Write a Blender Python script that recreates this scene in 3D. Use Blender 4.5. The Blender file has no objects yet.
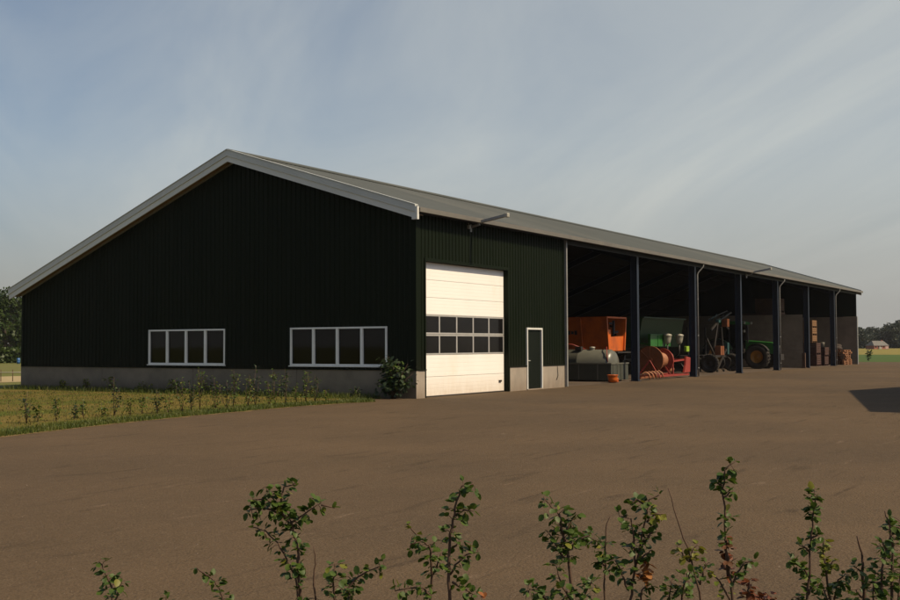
import bpy, bmesh, math, random
from mathutils import Vector, Matrix, noise
R = math.radians
rnd = random.Random(7)
S = bpy.context.scene
COL = S.collection

# ------------------------------------------------------------------ camera
F_PX, CAM = 1091.37, Vector((-27.4517, -18.3974, 1.6))
YAW, PITCH, ROLL = 1.0119, 0.0415, 0.0038
cF = Vector((math.sin(YAW)*math.cos(PITCH), math.cos(YAW)*math.cos(PITCH), math.sin(PITCH)))
r0 = Vector((math.cos(YAW), -math.sin(YAW), 0)); u0 = r0.cross(cF)
cR = r0*math.cos(ROLL) - u0*math.sin(ROLL); cU = r0*math.sin(ROLL) + u0*math.cos(ROLL)
cam = bpy.data.cameras.new('camera'); co = bpy.data.objects.new('camera', cam); COL.objects.link(co)
co.matrix_world = Matrix(((cR.x, cU.x, -cF.x, CAM.x), (cR.y, cU.y, -cF.y, CAM.y), (cR.z, cU.z, -cF.z, CAM.z), (0, 0, 0, 1)))
cam.sensor_width = 36; cam.lens = F_PX/900*36; cam.clip_start = .05; cam.clip_end = 6000
S.camera = co
# ------------------------------------------------------------------ light
SUN = Vector((0.045, -1.0, 1.10)).normalized()
EL = math.asin(SUN.z); AZ = math.atan2(SUN.x, SUN.y)
w = bpy.data.worlds.new('World'); S.world = w; w.use_nodes = True
nt = w.node_tree; N = nt.nodes; L = nt.links
for n in list(N): N.remove(n)
out = N.new('ShaderNodeOutputWorld'); bg = N.new('ShaderNodeBackground'); L.new(bg.outputs[0], out.inputs[0])
sky = N.new('ShaderNodeTexSky'); sky.sky_type = 'NISHITA'; sky.sun_disc = False
sky.sun_elevation = EL; sky.sun_rotation = AZ; sky.air_density = 1.0; sky.dust_density = 2.2; sky.ozone_density = 2.0
SKY_STRENGTH = 0.090
bg.inputs[1].default_value = SKY_STRENGTH
tc = N.new('ShaderNodeTexCoord')
sep = N.new('ShaderNodeSeparateXYZ'); L.new(tc.outputs['Generated'], sep.inputs[0])
mz = N.new('ShaderNodeMath'); mz.operation = 'ADD'; mz.inputs[1].default_value = .22; L.new(sep.outputs[2], mz.inputs[0])
dx = N.new('ShaderNodeMath'); dx.operation = 'DIVIDE'; L.new(sep.outputs[0], dx.inputs[0]); L.new(mz.outputs[0], dx.inputs[1])
dy = N.new('ShaderNodeMath'); dy.operation = 'DIVIDE'; L.new(sep.outputs[1], dy.inputs[0]); L.new(mz.outputs[0], dy.inputs[1])
cmb = N.new('ShaderNodeCombineXYZ'); L.new(dx.outputs[0], cmb.inputs[0]); L.new(dy.outputs[0], cmb.inputs[1])
mp = N.new('ShaderNodeMapping'); mp.inputs['Scale'].default_value = (.50, 1.75, 1)
vr = N.new('ShaderNodeVectorRotate'); vr.rotation_type = 'Z_AXIS'; vr.inputs['Angle'].default_value = R(-48); L.new(cmb.outputs[0], vr.inputs[0]); L.new(vr.outputs[0], mp.inputs[0])
cn = N.new('ShaderNodeTexNoise'); cn.inputs['Scale'].default_value = 1.1; cn.inputs['Detail'].default_value = 9; cn.inputs['Roughness'].default_value = .58; cn.inputs['Distortion'].default_value = .7
L.new(mp.outputs[0], cn.inputs[0])
cr = N.new('ShaderNodeMapRange'); cr.inputs[1].default_value = .96; cr.inputs[2].default_value = 1.88; cr.inputs[3].default_value = .08; cr.inputs[4].default_value = .98
# cirrus gets thicker towards +x
ax = N.new('ShaderNodeMath'); ax.operation = 'MULTIPLY_ADD'; L.new(sep.outputs[0], ax.inputs[0]); ax.inputs[1].default_value = 1.15; L.new(cn.outputs[0], ax.inputs[2])
L.new(ax.outputs[0], cr.inputs[0])
mx = N.new('ShaderNodeMix'); mx.data_type = 'RGBA'; L.new(cr.outputs[0], mx.inputs[0]); L.new(sky.outputs[0], mx.inputs[6])
mx.inputs[7].default_value = (6.5, 6.75, 6.4, 1)
# thicker milky air low over the fields
hz = N.new('ShaderNodeMapRange'); hz.interpolation_type = 'SMOOTHSTEP'; hz.inputs[1].default_value = .19; hz.inputs[2].default_value = -.04; hz.inputs[3].default_value = 0; hz.inputs[4].default_value = .9; L.new(sep.outputs[2], hz.inputs[0])
mh = N.new('ShaderNodeMix'); mh.data_type = 'RGBA'; L.new(hz.outputs[0], mh.inputs[0]); L.new(mx.outputs[2], mh.inputs[6]); mh.inputs[7].default_value = (4.0, 3.85, 3.6, 1)
L.new(mh.outputs[2], bg.inputs[0])
sl = bpy.data.lights.new('sun', 'SUN'); sl.energy = 4.9; sl.angle = R(.6); sl.color = (1, .82, .57)
so = bpy.data.objects.new('sun', sl); COL.objects.link(so); so.rotation_euler = SUN.to_track_quat('Z', 'Y').to_euler()
S.view_settings.view_transform = 'Standard'; S.view_settings.look = 'None'; S.view_settings.gamma = 1
S.view_settings.use_curve_mapping = False
S.view_settings.exposure = 0.0
S.render.engine = 'CYCLES'
S.cycles.max_bounces = 6

# ------------------------------------------------------------------ materials
def mat(name, c1, c2=None, scale=3., rough=.7, metal=0., bump=0., bscale=None, stretch=(1, 1, 1), detail=6, c3=None, s3=.4, spec=.5, lo=.35, hi=.65, l3=.5, h3=.7):
    m = bpy.data.materials.new(name); m.use_nodes = True
    t = m.node_tree; b = t.nodes['Principled BSDF']
    b.inputs['Roughness'].default_value = rough; b.inputs['Metallic'].default_value = metal
    b.inputs['Specular IOR Level'].default_value = spec
    tc = t.nodes.new('ShaderNodeTexCoord'); mp = t.nodes.new('ShaderNodeMapping'); mp.inputs['Scale'].default_value = stretch
    t.links.new(tc.outputs['Object'], mp.inputs[0])
    c2 = c2 or tuple(x*.75 for x in c1)
    n = t.nodes.new('ShaderNodeTexNoise'); n.inputs['Scale'].default_value = scale; n.inputs['Detail'].default_value = detail; n.inputs['Roughness'].default_value = .62
    t.links.new(mp.outputs[0], n.inputs[0])
    mr = t.nodes.new('ShaderNodeMapRange'); mr.inputs[1].default_value = lo; mr.inputs[2].default_value = hi; t.links.new(n.outputs[0], mr.inputs[0])
    x = t.nodes.new('ShaderNodeMix'); x.data_type = 'RGBA'; t.links.new(mr.outputs[0], x.inputs[0])
    x.inputs[6].default_value = (*c1, 1); x.inputs[7].default_value = (*c2, 1)
    o = x.outputs[2]
    if c3:
        n3 = t.nodes.new('ShaderNodeTexNoise'); n3.inputs['Scale'].default_value = s3; n3.inputs['Detail'].default_value = 7; n3.inputs['Roughness'].default_value = .6
        t.links.new(mp.outputs[0], n3.inputs[0])
        m3 = t.nodes.new('ShaderNodeMapRange'); m3.inputs[1].default_value = l3; m3.inputs[2].default_value = h3; t.links.new(n3.outputs[0], m3.inputs[0])
        y = t.nodes.new('ShaderNodeMix'); y.data_type = 'RGBA'; t.links.new(m3.outputs[0], y.inputs[0]); t.links.new(o, y.inputs[6]); y.inputs[7].default_value = (*c3, 1)
        o = y.outputs[2]
    t.links.new(o, b.inputs['Base Color'])
    if bump:
        nb = t.nodes.new('ShaderNodeTexNoise'); nb.inputs['Scale'].default_value = bscale or scale*4; nb.inputs['Detail'].default_value = 5
        t.links.new(mp.outputs[0], nb.inputs[0])
        bp = t.nodes.new('ShaderNodeBump'); bp.inputs['Strength'].default_value = bump; bp.inputs['Distance'].default_value = .02
        t.links.new(nb.outputs[0], bp.inputs['Height']); t.links.new(bp.outputs[0], b.inputs['Normal'])
    return m
def leafmat(name, c1, c2, scale=9., trans=.35):
    m = mat(name, c1, c2, scale=scale, rough=.5, detail=2, lo=.4, hi=.6, spec=.35)
    t = m.node_tree; b = t.nodes['Principled BSDF']; o = t.nodes['Material Output']
    tr = t.nodes.new('ShaderNodeBsdfTranslucent'); ms = t.nodes.new('ShaderNodeMixShader'); ms.inputs[0].default_value = trans
    src = b.inputs['Base Color'].links[0].from_socket; t.links.new(src, tr.inputs[0])
    t.links.new(b.outputs[0], ms.inputs[1]); t.links.new(tr.outputs[0], ms.inputs[2]); t.links.new(ms.outputs[0], o.inputs[0])
    return m
def glassmat(name, tint, fac=.0):
    m = bpy.data.materials.new(name); m.use_nodes = True; t = m.node_tree
    for n in list(t.nodes): t.nodes.remove(n)
    o = t.nodes.new('ShaderNodeOutputMaterial'); ms = t.nodes.new('ShaderNodeMixShader')
    fr = t.nodes.new('ShaderNodeFresnel'); fr.inputs[0].default_value = 1.36
    nz = t.nodes.new('ShaderNodeTexNoise'); nz.inputs['Scale'].default_value = 1.2; nz.inputs['Detail'].default_value = 2
    bp = t.nodes.new('ShaderNodeBump'); bp.inputs['Strength'].default_value = .05; bp.inputs['Distance'].default_value = .02; t.links.new(nz.outputs[0], bp.inputs['Height'])
    a = t.nodes.new('ShaderNodeBsdfTransparent'); a.inputs[0].default_value = (*tint, 1)
    g = t.nodes.new('ShaderNodeBsdfGlossy'); g.inputs['Roughness'].default_value = .03; t.links.new(bp.outputs[0], g.inputs['Normal'])
    t.links.new(fr.outputs[0], ms.inputs[0]); t.links.new(a.outputs[0], ms.inputs[1]); t.links.new(g.outputs[0], ms.inputs[2]); t.links.new(ms.outputs[0], o.inputs[0])
    return m
M = {}
M['clad'] = mat('dark_green_cladding', (.0042, .0078, .0030), (.0056, .0094, .0037), scale=.6, rough=.6, spec=.09, stretch=(1, 1, .25))
M['clad_in'] = mat('cladding_inside', (.008, .008, .007), (.006, .006, .0055), scale=.8, rough=.8)
M['roof'] = mat('fibre_cement_roof', (.078, .086, .083), (.069, .076, .074), scale=.7, rough=.9, c3=(.095, .10, .093), s3=.22, bump=.1, bscale=14, spec=.2, stretch=(1, .35, .35))
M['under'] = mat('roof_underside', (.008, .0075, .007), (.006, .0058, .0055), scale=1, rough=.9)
M['fascia'] = mat('pale_grey_fascia', (.62, .62, .58), (.55, .55, .51), scale=1.1, rough=.45, stretch=(1, .3, .3))
M['fascia2'] = mat('pale_grey_trim', (.50, .51, .48), (.45, .46, .43), scale=1.1, rough=.4)
M['gutter'] = mat('grey_zinc_gutter', (.165, .152, .128), (.135, .124, .108), scale=1.5, rough=.5, metal=.2)
M['soffit'] = mat('brown_plywood_soffit', (.20, .125, .07), (.15, .09, .05), scale=2, rough=.8)
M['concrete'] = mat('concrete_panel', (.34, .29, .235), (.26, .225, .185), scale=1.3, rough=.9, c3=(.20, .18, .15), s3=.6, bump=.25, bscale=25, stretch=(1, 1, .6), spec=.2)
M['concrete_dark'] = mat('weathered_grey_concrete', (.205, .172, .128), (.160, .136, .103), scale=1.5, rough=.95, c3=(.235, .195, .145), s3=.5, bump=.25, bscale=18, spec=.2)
M['concrete_in'] = mat('dusty_grey_concrete', (.215, .175, .128), (.175, .143, .105), scale=1.5, rough=.95, c3=(.245, .20, .148), s3=.5, bump=.25, bscale=18, spec=.1)
M['floor'] = mat('shed_floor_concrete', (.11, .083, .062), (.09, .068, .05), scale=1.2, rough=.95, c3=(.045, .038, .032), s3=.4, bump=.15, bscale=25, spec=.1)
M['white'] = mat('white_window_frame', (.78, .78, .74), (.70, .70, .66), scale=3, rough=.4)
M['door'] = mat('cream_white_door_panel', (.86, .83, .78), (.83, .80, .75), scale=1.0, rough=.45, stretch=(1, 1, .5), c3=(.78, .69, .57), s3=.7, l3=.55, h3=.9)
def grime(m, z0, z1, col, amt):
    t = m.node_tree; b = t.nodes['Principled BSDF']; src = b.inputs['Base Color'].links[0].from_socket
    tc = t.nodes.new('ShaderNodeTexCoord'); sp = t.nodes.new('ShaderNodeSeparateXYZ'); t.links.new(tc.outputs['Object'], sp.inputs[0])
    mr = t.nodes.new('ShaderNodeMapRange'); mr.inputs[1].default_value = z1; mr.inputs[2].default_value = z0; t.links.new(sp.outputs[2], mr.inputs[0])
    mp = t.nodes.new('ShaderNodeMapping'); mp.inputs['Scale'].default_value = (3, 3, .8); t.links.new(tc.outputs['Object'], mp.inputs[0])
    n = t.nodes.new('ShaderNodeTexNoise'); n.inputs['Scale'].default_value = 2.2; n.inputs['Detail'].default_value = 9; n.inputs['Roughness'].default_value = .7; t.links.new(mp.outputs[0], n.inputs[0])
    mu = t.nodes.new('ShaderNodeMath'); mu.operation = 'MULTIPLY'; t.links.new(mr.outputs[0], mu.inputs[0]); t.links.new(n.outputs[0], mu.inputs[1])
    m2 = t.nodes.new('ShaderNodeMath'); m2.operation = 'MULTIPLY'; m2.use_clamp = True; t.links.new(mu.outputs[0], m2.inputs[0]); m2.inputs[1].default_value = amt
    x = t.nodes.new('ShaderNodeMix'); x.data_type = 'RGBA'; t.links.new(m2.outputs[0], x.inputs[0]); t.links.new(src, x.inputs[6]); x.inputs[7].default_value = (*col, 1); t.links.new(x.outputs[2], b.inputs['Base Color'])
grime(M['door'], 0, .7, (.45, .33, .2), .9)
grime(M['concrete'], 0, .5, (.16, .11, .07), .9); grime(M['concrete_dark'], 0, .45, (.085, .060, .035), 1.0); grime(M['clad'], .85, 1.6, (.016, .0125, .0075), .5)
M['alu'] = mat('aluminium_rail', (.55, .53, .50), (.47, .46, .43), scale=4, rough=.35, metal=.4)
M['pdoor'] = mat('dark_green_door', (.005, .0075, .0045), (.006, .009, .005), scale=2, rough=.6, spec=.12)
M['glass'] = glassmat('window_glass', (.10, .12, .10))
M['smoke'] = mat('smoked_door_window', (.007, .0065, .007), (.010, .009, .009), scale=2, rough=.15, spec=.2)
M['steel'] = mat('blue_grey_painted_steel', (.011, .019, .036), (.008, .014, .027), scale=2, rough=.5, spec=.4)
M['pipe'] = mat('grey_plastic_downpipe', (.24, .24, .225), (.19, .19, .18), scale=3, rough=.5)
M['asphalt'] = mat('brown_worn_asphalt', (.104, .070, .040), (.086, .059, .034), scale=.35, rough=.95, c3=(.068, .048, .030), s3=.11, bump=.8, bscale=45, spec=.15, lo=.4, hi=.62, l3=.45, h3=.68, detail=10)
def scuffs(m):
    """pale scraped streaks and small light stones on the asphalt"""
    t = m.node_tree; b = t.nodes['Principled BSDF']; src = b.inputs['Base Color'].links[0].from_socket
    tc = t.nodes.new('ShaderNodeTexCoord'); last = src
    for sc, st, rot, lo, hi, col, amt in ((.9, (1, 4.5, 1), .55, .62, .74, (.17, .12, .08), .8), (.55, (1, 6, 1), -.35, .56, .72, (.032, .022, .013), .75), (9, (1, 1, 1), 0, .50, .72, (.125, .090, .055), .5), (26, (1, 1, 1), 0, .50, .66, (.045, .033, .022), .5), (55, (1, 1, 1), 0, .56, .68, (.165, .125, .085), .65)):
        mp = t.nodes.new('ShaderNodeMapping'); mp.inputs['Scale'].default_value = st; mp.inputs['Rotation'].default_value = (0, 0, rot); t.links.new(tc.outputs['Object'], mp.inputs[0])
        n = t.nodes.new('ShaderNodeTexNoise'); n.inputs['Scale'].default_value = sc; n.inputs['Detail'].default_value = 8; n.inputs['Roughness'].default_value = .68; n.inputs['Distortion'].default_value = .5; t.links.new(mp.outputs[0], n.inputs[0])
        mr = t.nodes.new('ShaderNodeMapRange'); mr.inputs[1].default_value = lo; mr.inputs[2].default_value = hi; mr.inputs[4].default_value = amt; t.links.new(n.outputs[0], mr.inputs[0])
        x = t.nodes.new('ShaderNodeMix'); x.data_type = 'RGBA'; t.links.new(mr.outputs[0], x.inputs[0]); t.links.new(last, x.inputs[6]); x.inputs[7].default_value = (*col, 1); last = x.outputs[2]
    t.links.new(last, b.inputs['Base Color'])
scuffs(M['asphalt'])
M['soil'] = mat('field_ground', (.10, .115, .03), (.13, .12, .04), scale=.05, rough=1, spec=.1)
M['crop'] = mat('green_crop_field', (.05, .085, .022), (.065, .095, .025), scale=.2, rough=1, spec=.1, bump=.5, bscale=2)
M['yellow'] = mat('ripening_yellow_field', (.21, .17, .045), (.16, .14, .04), scale=.06, rough=1, spec=.1, stretch=(1, 4, 1))
M['lawn'] = mat('dry_lawn', (.150, .108, .032), (.105, .092, .022), scale=.9, rough=1, c3=(.075, .085, .016), s3=.35, bump=.7, bscale=30, spec=.05, stretch=(.6, 1, 1), l3=.46, h3=.6)
M['lawn_green'] = mat('green_grass_strip', (.066, .080, .012), (.088, .088, .016), scale=1.2, rough=1, bump=.7, bscale=30, spec=.05)
M['sand'] = mat('pale_sandy_track', (.34, .27, .15), (.28, .22, .12), scale=.8, rough=1, bump=.3, spec=.05)
M['grass_g'] = leafmat('grass_blade_green', (.065, .090, .014), (.095, .105, .018), 1.5, .3)
M['grass_d'] = leafmat('grass_blade_dry', (.16, .12, .04), (.11, .09, .028), 1.5, .3)
M['leaf'] = leafmat('green_leaf', (.042, .078, .012), (.072, .112, .016), 22)
M['leaf_y'] = leafmat('yellow_green_leaf', (.12, .15, .02), (.17, .16, .02), 22)
M['leaf_r'] = leafmat('red_leaf', (.19, .055, .024), (.11, .05, .022), 22)
M['leaf_o'] = leafmat('orange_leaf', (.40, .17, .05), (.28, .10, .03), 22)
M['leaf_d'] = leafmat('dark_shrub_leaf', (.018, .036, .014), (.040, .058, .026), 5)
M['stem'] = mat('reddish_brown_bark', (.085, .045, .025), (.055, .03, .018), scale=30, rough=.8)
M['bark'] = mat('tree_bark', (.06, .045, .033), (.04, .03, .022), scale=4, rough=.95)
M['tree'] = leafmat('tree_leaf', (.022, .042, .008), (.038, .060, .010), .5, .2)
M['tree_far'] = leafmat('far_tree_leaf', (.016, .026, .015), (.028, .038, .020), .15, .15)
M['green'] = mat('green_machine_paint', (.020, .125, .018), (.016, .10, .015), scale=3, rough=.4, spec=.5)
M['green_d'] = mat('dark_green_machine_paint', (.006, .038, .008), (.005, .030, .006), scale=3, rough=.5)
M['yel'] = mat('yellow_wheel_rim_paint', (.34, .15, .012), (.26, .115, .011), scale=5, rough=.5)
M['tyre'] = mat('black_rubber', (.018, .016, .014), (.035, .028, .022), scale=6, rough=.9)
M['dark'] = mat('dark_oily_metal', (.014, .012, .010), (.024, .018, .013), scale=5, rough=.6)
M['orange'] = mat('orange_trailer_paint', (.56, .115, .008), (.46, .09, .007), scale=2, rough=.5, c3=(.28, .06, .012), s3=1.2)
M['rust'] = mat('rusty_orange_drum', (.22, .068, .019), (.15, .048, .015), scale=5, rough=.8)
M['redp'] = mat('red_machine_paint', (.27, .030, .018), (.2, .024, .015), scale=4, rough=.5)
M['tank'] = mat('grey_green_tank_paint', (.13, .13, .105), (.10, .10, .082), scale=3, rough=.35, metal=.1, stretch=(1, .4, 1))
M['bund'] = mat('dark_grey_green_steel', (.050, .055, .042), (.038, .042, .032), scale=3, rough=.6)
M['hose'] = mat('pale_orange_hose', (.36, .15, .07), (.28, .11, .05), scale=6, rough=.6)
M['wood'] = mat('pale_crate_wood', (.20, .105, .042), (.15, .075, .03), scale=3, rough=.85, stretch=(1, 1, 6))
M['wood_d'] = mat('dark_red_crate_wood', (.06, .022, .014), (.04, .016, .01), scale=3, rough=.85)
M['wood_m'] = mat('weathered_crate_wood', (.085, .042, .022), (.06, .03, .016), scale=3, rough=.85)
M['whitep'] = mat('white_plastic', (.34, .32, .26), (.26, .25, .2), scale=5, rough=.35)
M['sack'] = mat('dark_sack_cloth', (.05, .035, .025), (.035, .025, .02), scale=10, rough=.95)
M['brick'] = mat('red_brick', (.30, .11, .075), (.22, .085, .06), scale=2, rough=.9)
M['gable'] = mat('pinkish_plaster', (.42, .27, .24), (.36, .23, .2), scale=.8, rough=.9)
M['tile'] = mat('grey_roof_tiles', (.15, .14, .125), (.11, .105, .095), scale=.7, rough=.9)
M['blue'] = mat('blue_plastic', (.03, .11, .28), (.02, .08, .2), scale=3, rough=.4)
M['tealp'] = mat('teal_machine_paint', (.012, .06, .057), (.01, .04, .04), scale=4, rough=.5)

# ------------------------------------------------------------------ mesh helpers
class MB:
    def __init__(s): s.v = []; s.f = []; s.mi = []; s.cur = 0; s.sm = []
    def add(s, vs, fs, smooth=False):
        o = len(s.v); s.v += [tuple(v) for v in vs]
        for f in fs: s.f.append(tuple(i+o for i in f)); s.mi.append(s.cur); s.sm.append(smooth)
        return s
    def box(s, x0, x1, y0, y1, z0, z1, m=None):
        vs = [Vector((x, y, z)) for z in (z0, z1) for y in (y0, y1) for x in (x0, x1)]
        if m: vs = [m @ v for v in vs]
        return s.add(vs, [(0, 2, 3, 1), (4, 5, 7, 6), (0, 1, 5, 4), (2, 6, 7, 3), (0, 4, 6, 2), (1, 3, 7, 5)])
    def bar(s, a, b, wx, wy=None, up=(0, 0, 1)):
        a = Vector(a); b = Vector(b); wy = wy or wx; d = (b-a).normalized(); up = Vector(up)
        if abs(d.dot(up)) > .98: up = Vector((0, 1, 0))
        x = d.cross(up).normalized()*wx/2; y = x.cross(d).normalized()*wy/2
        vs = [p+i*x+j*y for p in (a, b) for i, j in ((-1, -1), (1, -1), (1, 1), (-1, 1))]
        return s.add(vs, [(0, 1, 2, 3), (7, 6, 5, 4), (0, 4, 5, 1), (1, 5, 6, 2), (2, 6, 7, 3), (3, 7, 4, 0)])
    def tube(s, pts, r, n=8, cap=True, r1=None):
        pts = [Vector(p) for p in pts]; k = len(pts); rings = []; up = None
        for i, p in enumerate(pts):
            d = (pts[min(i+1, k-1)]-pts[max(i-1, 0)])
            d = d.normalized() if d.length > 1e-9 else Vector((0, 0, 1))
            if up is None: up = Vector((0, 0, 1)) if abs(d.z) < .9 else Vector((1, 0, 0))
            x = d.cross(up).normalized(); y = x.cross(d).normalized(); up = y
            rr = r if r1 is None else r+(r1-r)*i/max(1, k-1)
            rings.append([p+(x*math.cos(2*math.pi*j/n)+y*math.sin(2*math.pi*j/n))*rr for j in range(n)])
        vs = [v for q in rings for v in q]; fs = []
        for i in range(k-1):
            for j in range(n): a = i*n+j; b = i*n+(j+1) % n; fs.append((a, b, b+n, a+n))
        s.add(vs, fs, True)
        if cap:
            o = len(s.v)-len(vs); s.f += [tuple(range(o+n-1, o-1, -1)), tuple(range(o+(k-1)*n, o+k*n))]; s.mi += [s.cur]*2; s.sm += [False]*2
        return s
    def lathe(s, prof, n=20, m=None, smooth=True):      # profile of (radius, height) turned about z
        vs = []; fs = []
        for r, z in prof:
            for j in range(n):
                v = Vector((r*math.cos(2*math.pi*j/n), r*math.sin(2*math.pi*j/n), z)); vs.append(m @ v if m else v)
        for i in range(len(prof)-1):
            for j in range(n): a = i*n+j; b = i*n+(j+1) % n; fs.append((a, b, b+n, a+n))
        return s.add(vs, fs, smooth)
    def prism(s, poly, axis, a0, a1):       # poly of 2-D points extruded along axis 0/1/2
        def P(p, a):
            q = list(p); q.insert(axis, a); return q
        n = len(poly); vs = [P(p, a0) for p in poly]+[P(p, a1) for p in poly]
        fs = [tuple(range(n)), tuple(range(2*n-1, n-1, -1))]+[(i, (i+1) % n, n+(i+1) % n, n+i) for i in range(n)]
        return s.add(vs, fs)
    def build(s, name, mats, parent=None, bevel=0, fix=True):
        me = bpy.data.meshes.new(name); me.from_pydata(s.v, [], s.f)
        for m in (mats if isinstance(mats, (list, tuple)) else [mats]): me.materials.append(m)
        me.polygons.foreach_set('material_index', s.mi); me.polygons.foreach_set('use_smooth', s.sm)
        if fix:
            bm = bmesh.new(); bm.from_mesh(me); bmesh.ops.recalc_face_normals(bm, faces=bm.faces); bm.to_mesh(me); bm.free()
        me.update()
        o = bpy.data.objects.new(name, me); COL.objects.link(o)
        if parent: o.parent = parent
        if bevel:
            b = o.modifiers.new('bevel', 'BEVEL'); b.width = bevel; b.segments = 2; b.limit_method = 'ANGLE'
        return o
def tag(o, label=None, cat=None, group=None, kind=None):
    if label: o['label'] = label
    if cat: o['category'] = cat
    if group: o['group'] = group
    if kind: o['kind'] = kind
    return o
def empty(name, loc=(0, 0, 0), rz=0, scale=1, **k):
    o = bpy.data.objects.new(name, None); COL.objects.link(o); o.location = loc; o.rotation_euler = (0, 0, rz); o.scale = (scale,)*3; o.empty_display_size = .2
    return tag(o, **k)
def copy_tree(o, parent=None):
    c = o.copy(); COL.objects.link(c)
    if parent: c.parent = parent
    for ch in o.children: copy_tree(ch, c)
    return c
I4 = Matrix.Identity(4)
def T(x, y, z): return Matrix.Translation((x, y, z))
RX = lambda a: Matrix.Rotation(a, 4, 'X'); RY = lambda a: Matrix.Rotation(a, 4, 'Y'); RZ = lambda a: Matrix.Rotation(a, 4, 'Z')

# ------------------------------------------------------------------ the setting
def sheet(name, poly, z, m, kind='structure', sub=0):
    mb = MB(); mb.add([(x, y, z) for x, y in poly], [tuple(range(len(poly)))])
    return tag(mb.build(name, m), kind=kind)
sheet('ground', [(-1500, -1500), (2500, -1500), (2500, 2500), (-1500, 2500)], -.02, M['soil'])
edge = [(-80, -10.5), (-60, -8.2), (-40, -5.6), (-24, -3.0), (-15.2, -1.25), (-12.1, -.45), (-8.9, .05), (-6.5, .3), (-4.8, .42), (-3, .25), (-2.2, -.1), (-1.7, .35), (-1.55, .9)]
# a slightly ragged edge where the grass creeps over the asphalt
ed2 = []
for (a, b), (c, d) in zip(edge[:-1], edge[1:]):
    k = max(2, int(math.hypot(c-a, d-b)/.35))
    for i in range(k):
        t = i/k; x = a+(c-a)*t; y = b+(d-b)*t
        ed2.append((x, y+.16*noise.noise((x*1.7, 0, 0))+.09*noise.noise((x*5, 3, 0))))
ed2.append(edge[-1])
yard = [(-80, -70), (74.2, -70)] + [(74+.6*noise.noise((0, y*.5, 1)), y) for y in (-40, -20, -10, -5, -1, 1, 2.5, 5, 10, 22)] + [(63, 22), (63, .2), (-.1, .2), (-.1, .95)] + ed2[::-1]
sheet('yard', yard, -.006, M['asphalt'])
sheet('lawn', ed2 + [(-.1, .95), (-.1, 24), (-80, 24)], -.012, M['lawn'])
# greener strips: along the asphalt edge and at the foot of the plinth
gs = [(x, y+.002) for x, y in ed2 if x > -40]
sheet('grass_strip', gs + [(-.2, 1.1)] + [(x, y+.72+.25*noise.noise((x, 7, 0))+max(0, -x-8)*.03) for x, y in gs[::-1] if x < -2.6], -.009, M['lawn_green'])
sheet('grass_strip', [(-.1, 1.2)]+[(-.1, 22)]+[(-1.0+.5*noise.noise((y*.6, 2, 5)), y) for y in [21-i*.7 for i in range(29)]], -.009, M['lawn_green'])
sheet('path', [(-60, 25.2), (12, 25.2), (40, 31), (40, 39.5), (12, 34.0), (-60, 33.5)], -.010, M['sand'])
sheet('crop_field', [(74.6, -300), (134, -300), (141, 10), (150, 300), (74.6, 300)], -.012, M['crop'])
sheet('ripe_field', [(134, -300), (420, -300), (420, 300), (150, 300), (141, 10)], -.010, M['yellow'])
sheet('crop_field', [(-200, 40), (200, 40), (260, 120), (-100, 120)], -.012, M['soil'])

# sandy fringe between grass and asphalt
fr_ = [(x, y) for x, y in ed2 if x > -42]
sheet('sandy_edge', [(x, y-.05-.10*abs(noise.noise((x*2.3, 4, 1)))-.05*abs(noise.noise((x*9, 4, 1)))) for x, y in fr_]+[(x, y+.10+.10*noise.noise((x*3, 9, 2))) for x, y in fr_[::-1]], -.002, mat('sandy_crumbled_edge', (.20, .135, .065), (.12, .085, .04), scale=3, rough=1, bump=.5, spec=.05))
# loose grit and small stones on the yard
rs_ = random.Random(17); gm = MB()
for k in range(2200):
    d = 6.5+34*rs_.random()**1.4; a = YAW+rs_.uniform(-.42, .42); x = CAM.x+d*math.sin(a); y = CAM.y+d*math.cos(a)
    if y > -.6 or (x < -2 and y > -3): continue
    q = rs_.uniform(.003, .009)*(1.6 if rs_.random() < .06 else 1); pts = [(x+q*rs_.uniform(.6, 1.2)*math.cos(t), y+q*rs_.uniform(.6, 1.2)*math.sin(t), -.006) for t in (0, 1.3, 2.5, 3.8, 5)]
    gm.add(pts+[(x+q*.2, y, -.006+q*rs_.uniform(.5, 1.0))], [(i, (i+1) % 5, 5) for i in range(5)])
tag(gm.build('grit', mat('pale_grit', (.15, .11, .075), (.05, .037, .027), scale=3, rough=.95), fix=False), kind='stuff')

# ------------------------------------------------------------------ the big shed
X1, B, NB = 10.10, 7.447, 7
XE = X1+B*NB; W = 18.56; PL = .85; YR = 7.3; ZR = 8.15
def ztop(y): return ZR-.316*(YR-y) if y < YR else ZR-.379*(y-YR)
def zun(y): return ztop(y)-.20
shed = empty('farm_shed', (0, 0, 0), label='long dark green farm shed with grey roof, white roll door and open machine bays', cat='shed')
def clad(mb, axis, s0, s1, base, sign, z0, z1f, pitch=.2, depth=.032):
    """vertical trapezoid sheeting along axis (0=x, 1=y) on plane base, crowns out by depth*sign"""
    prof = [(0, 0), (.30, 0), (.42, 1), (.78, 1), (.90, 0)]
    pts = []; k = math.floor(s0/pitch)
    while k*pitch < s1:
        for a, d in prof:
            s = k*pitch+a*pitch
            if s0 < s < s1: pts.append((s, d))
        k += 1
    def dat(s):
        a = (s/pitch) % 1
        return 1 if .42 <= a <= .78 else 0 if a < .3 or a > .9 else ((a-.3)/.12 if a < .42 else (.9-a)/.12)
    pts = [(s0, dat(s0))]+pts+[(s1, dat(s1))]
    vs = []
    for s, d in pts:
        o = base+sign*d*depth
        for z in (z0, z1f(s)): vs.append((s, o, z) if axis == 0 else (o, s, z))
    n = len(pts)
    mb.add(vs, [(2*i, 2*i+2, 2*i+3, 2*i+1) for i in range(n-1)])
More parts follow.
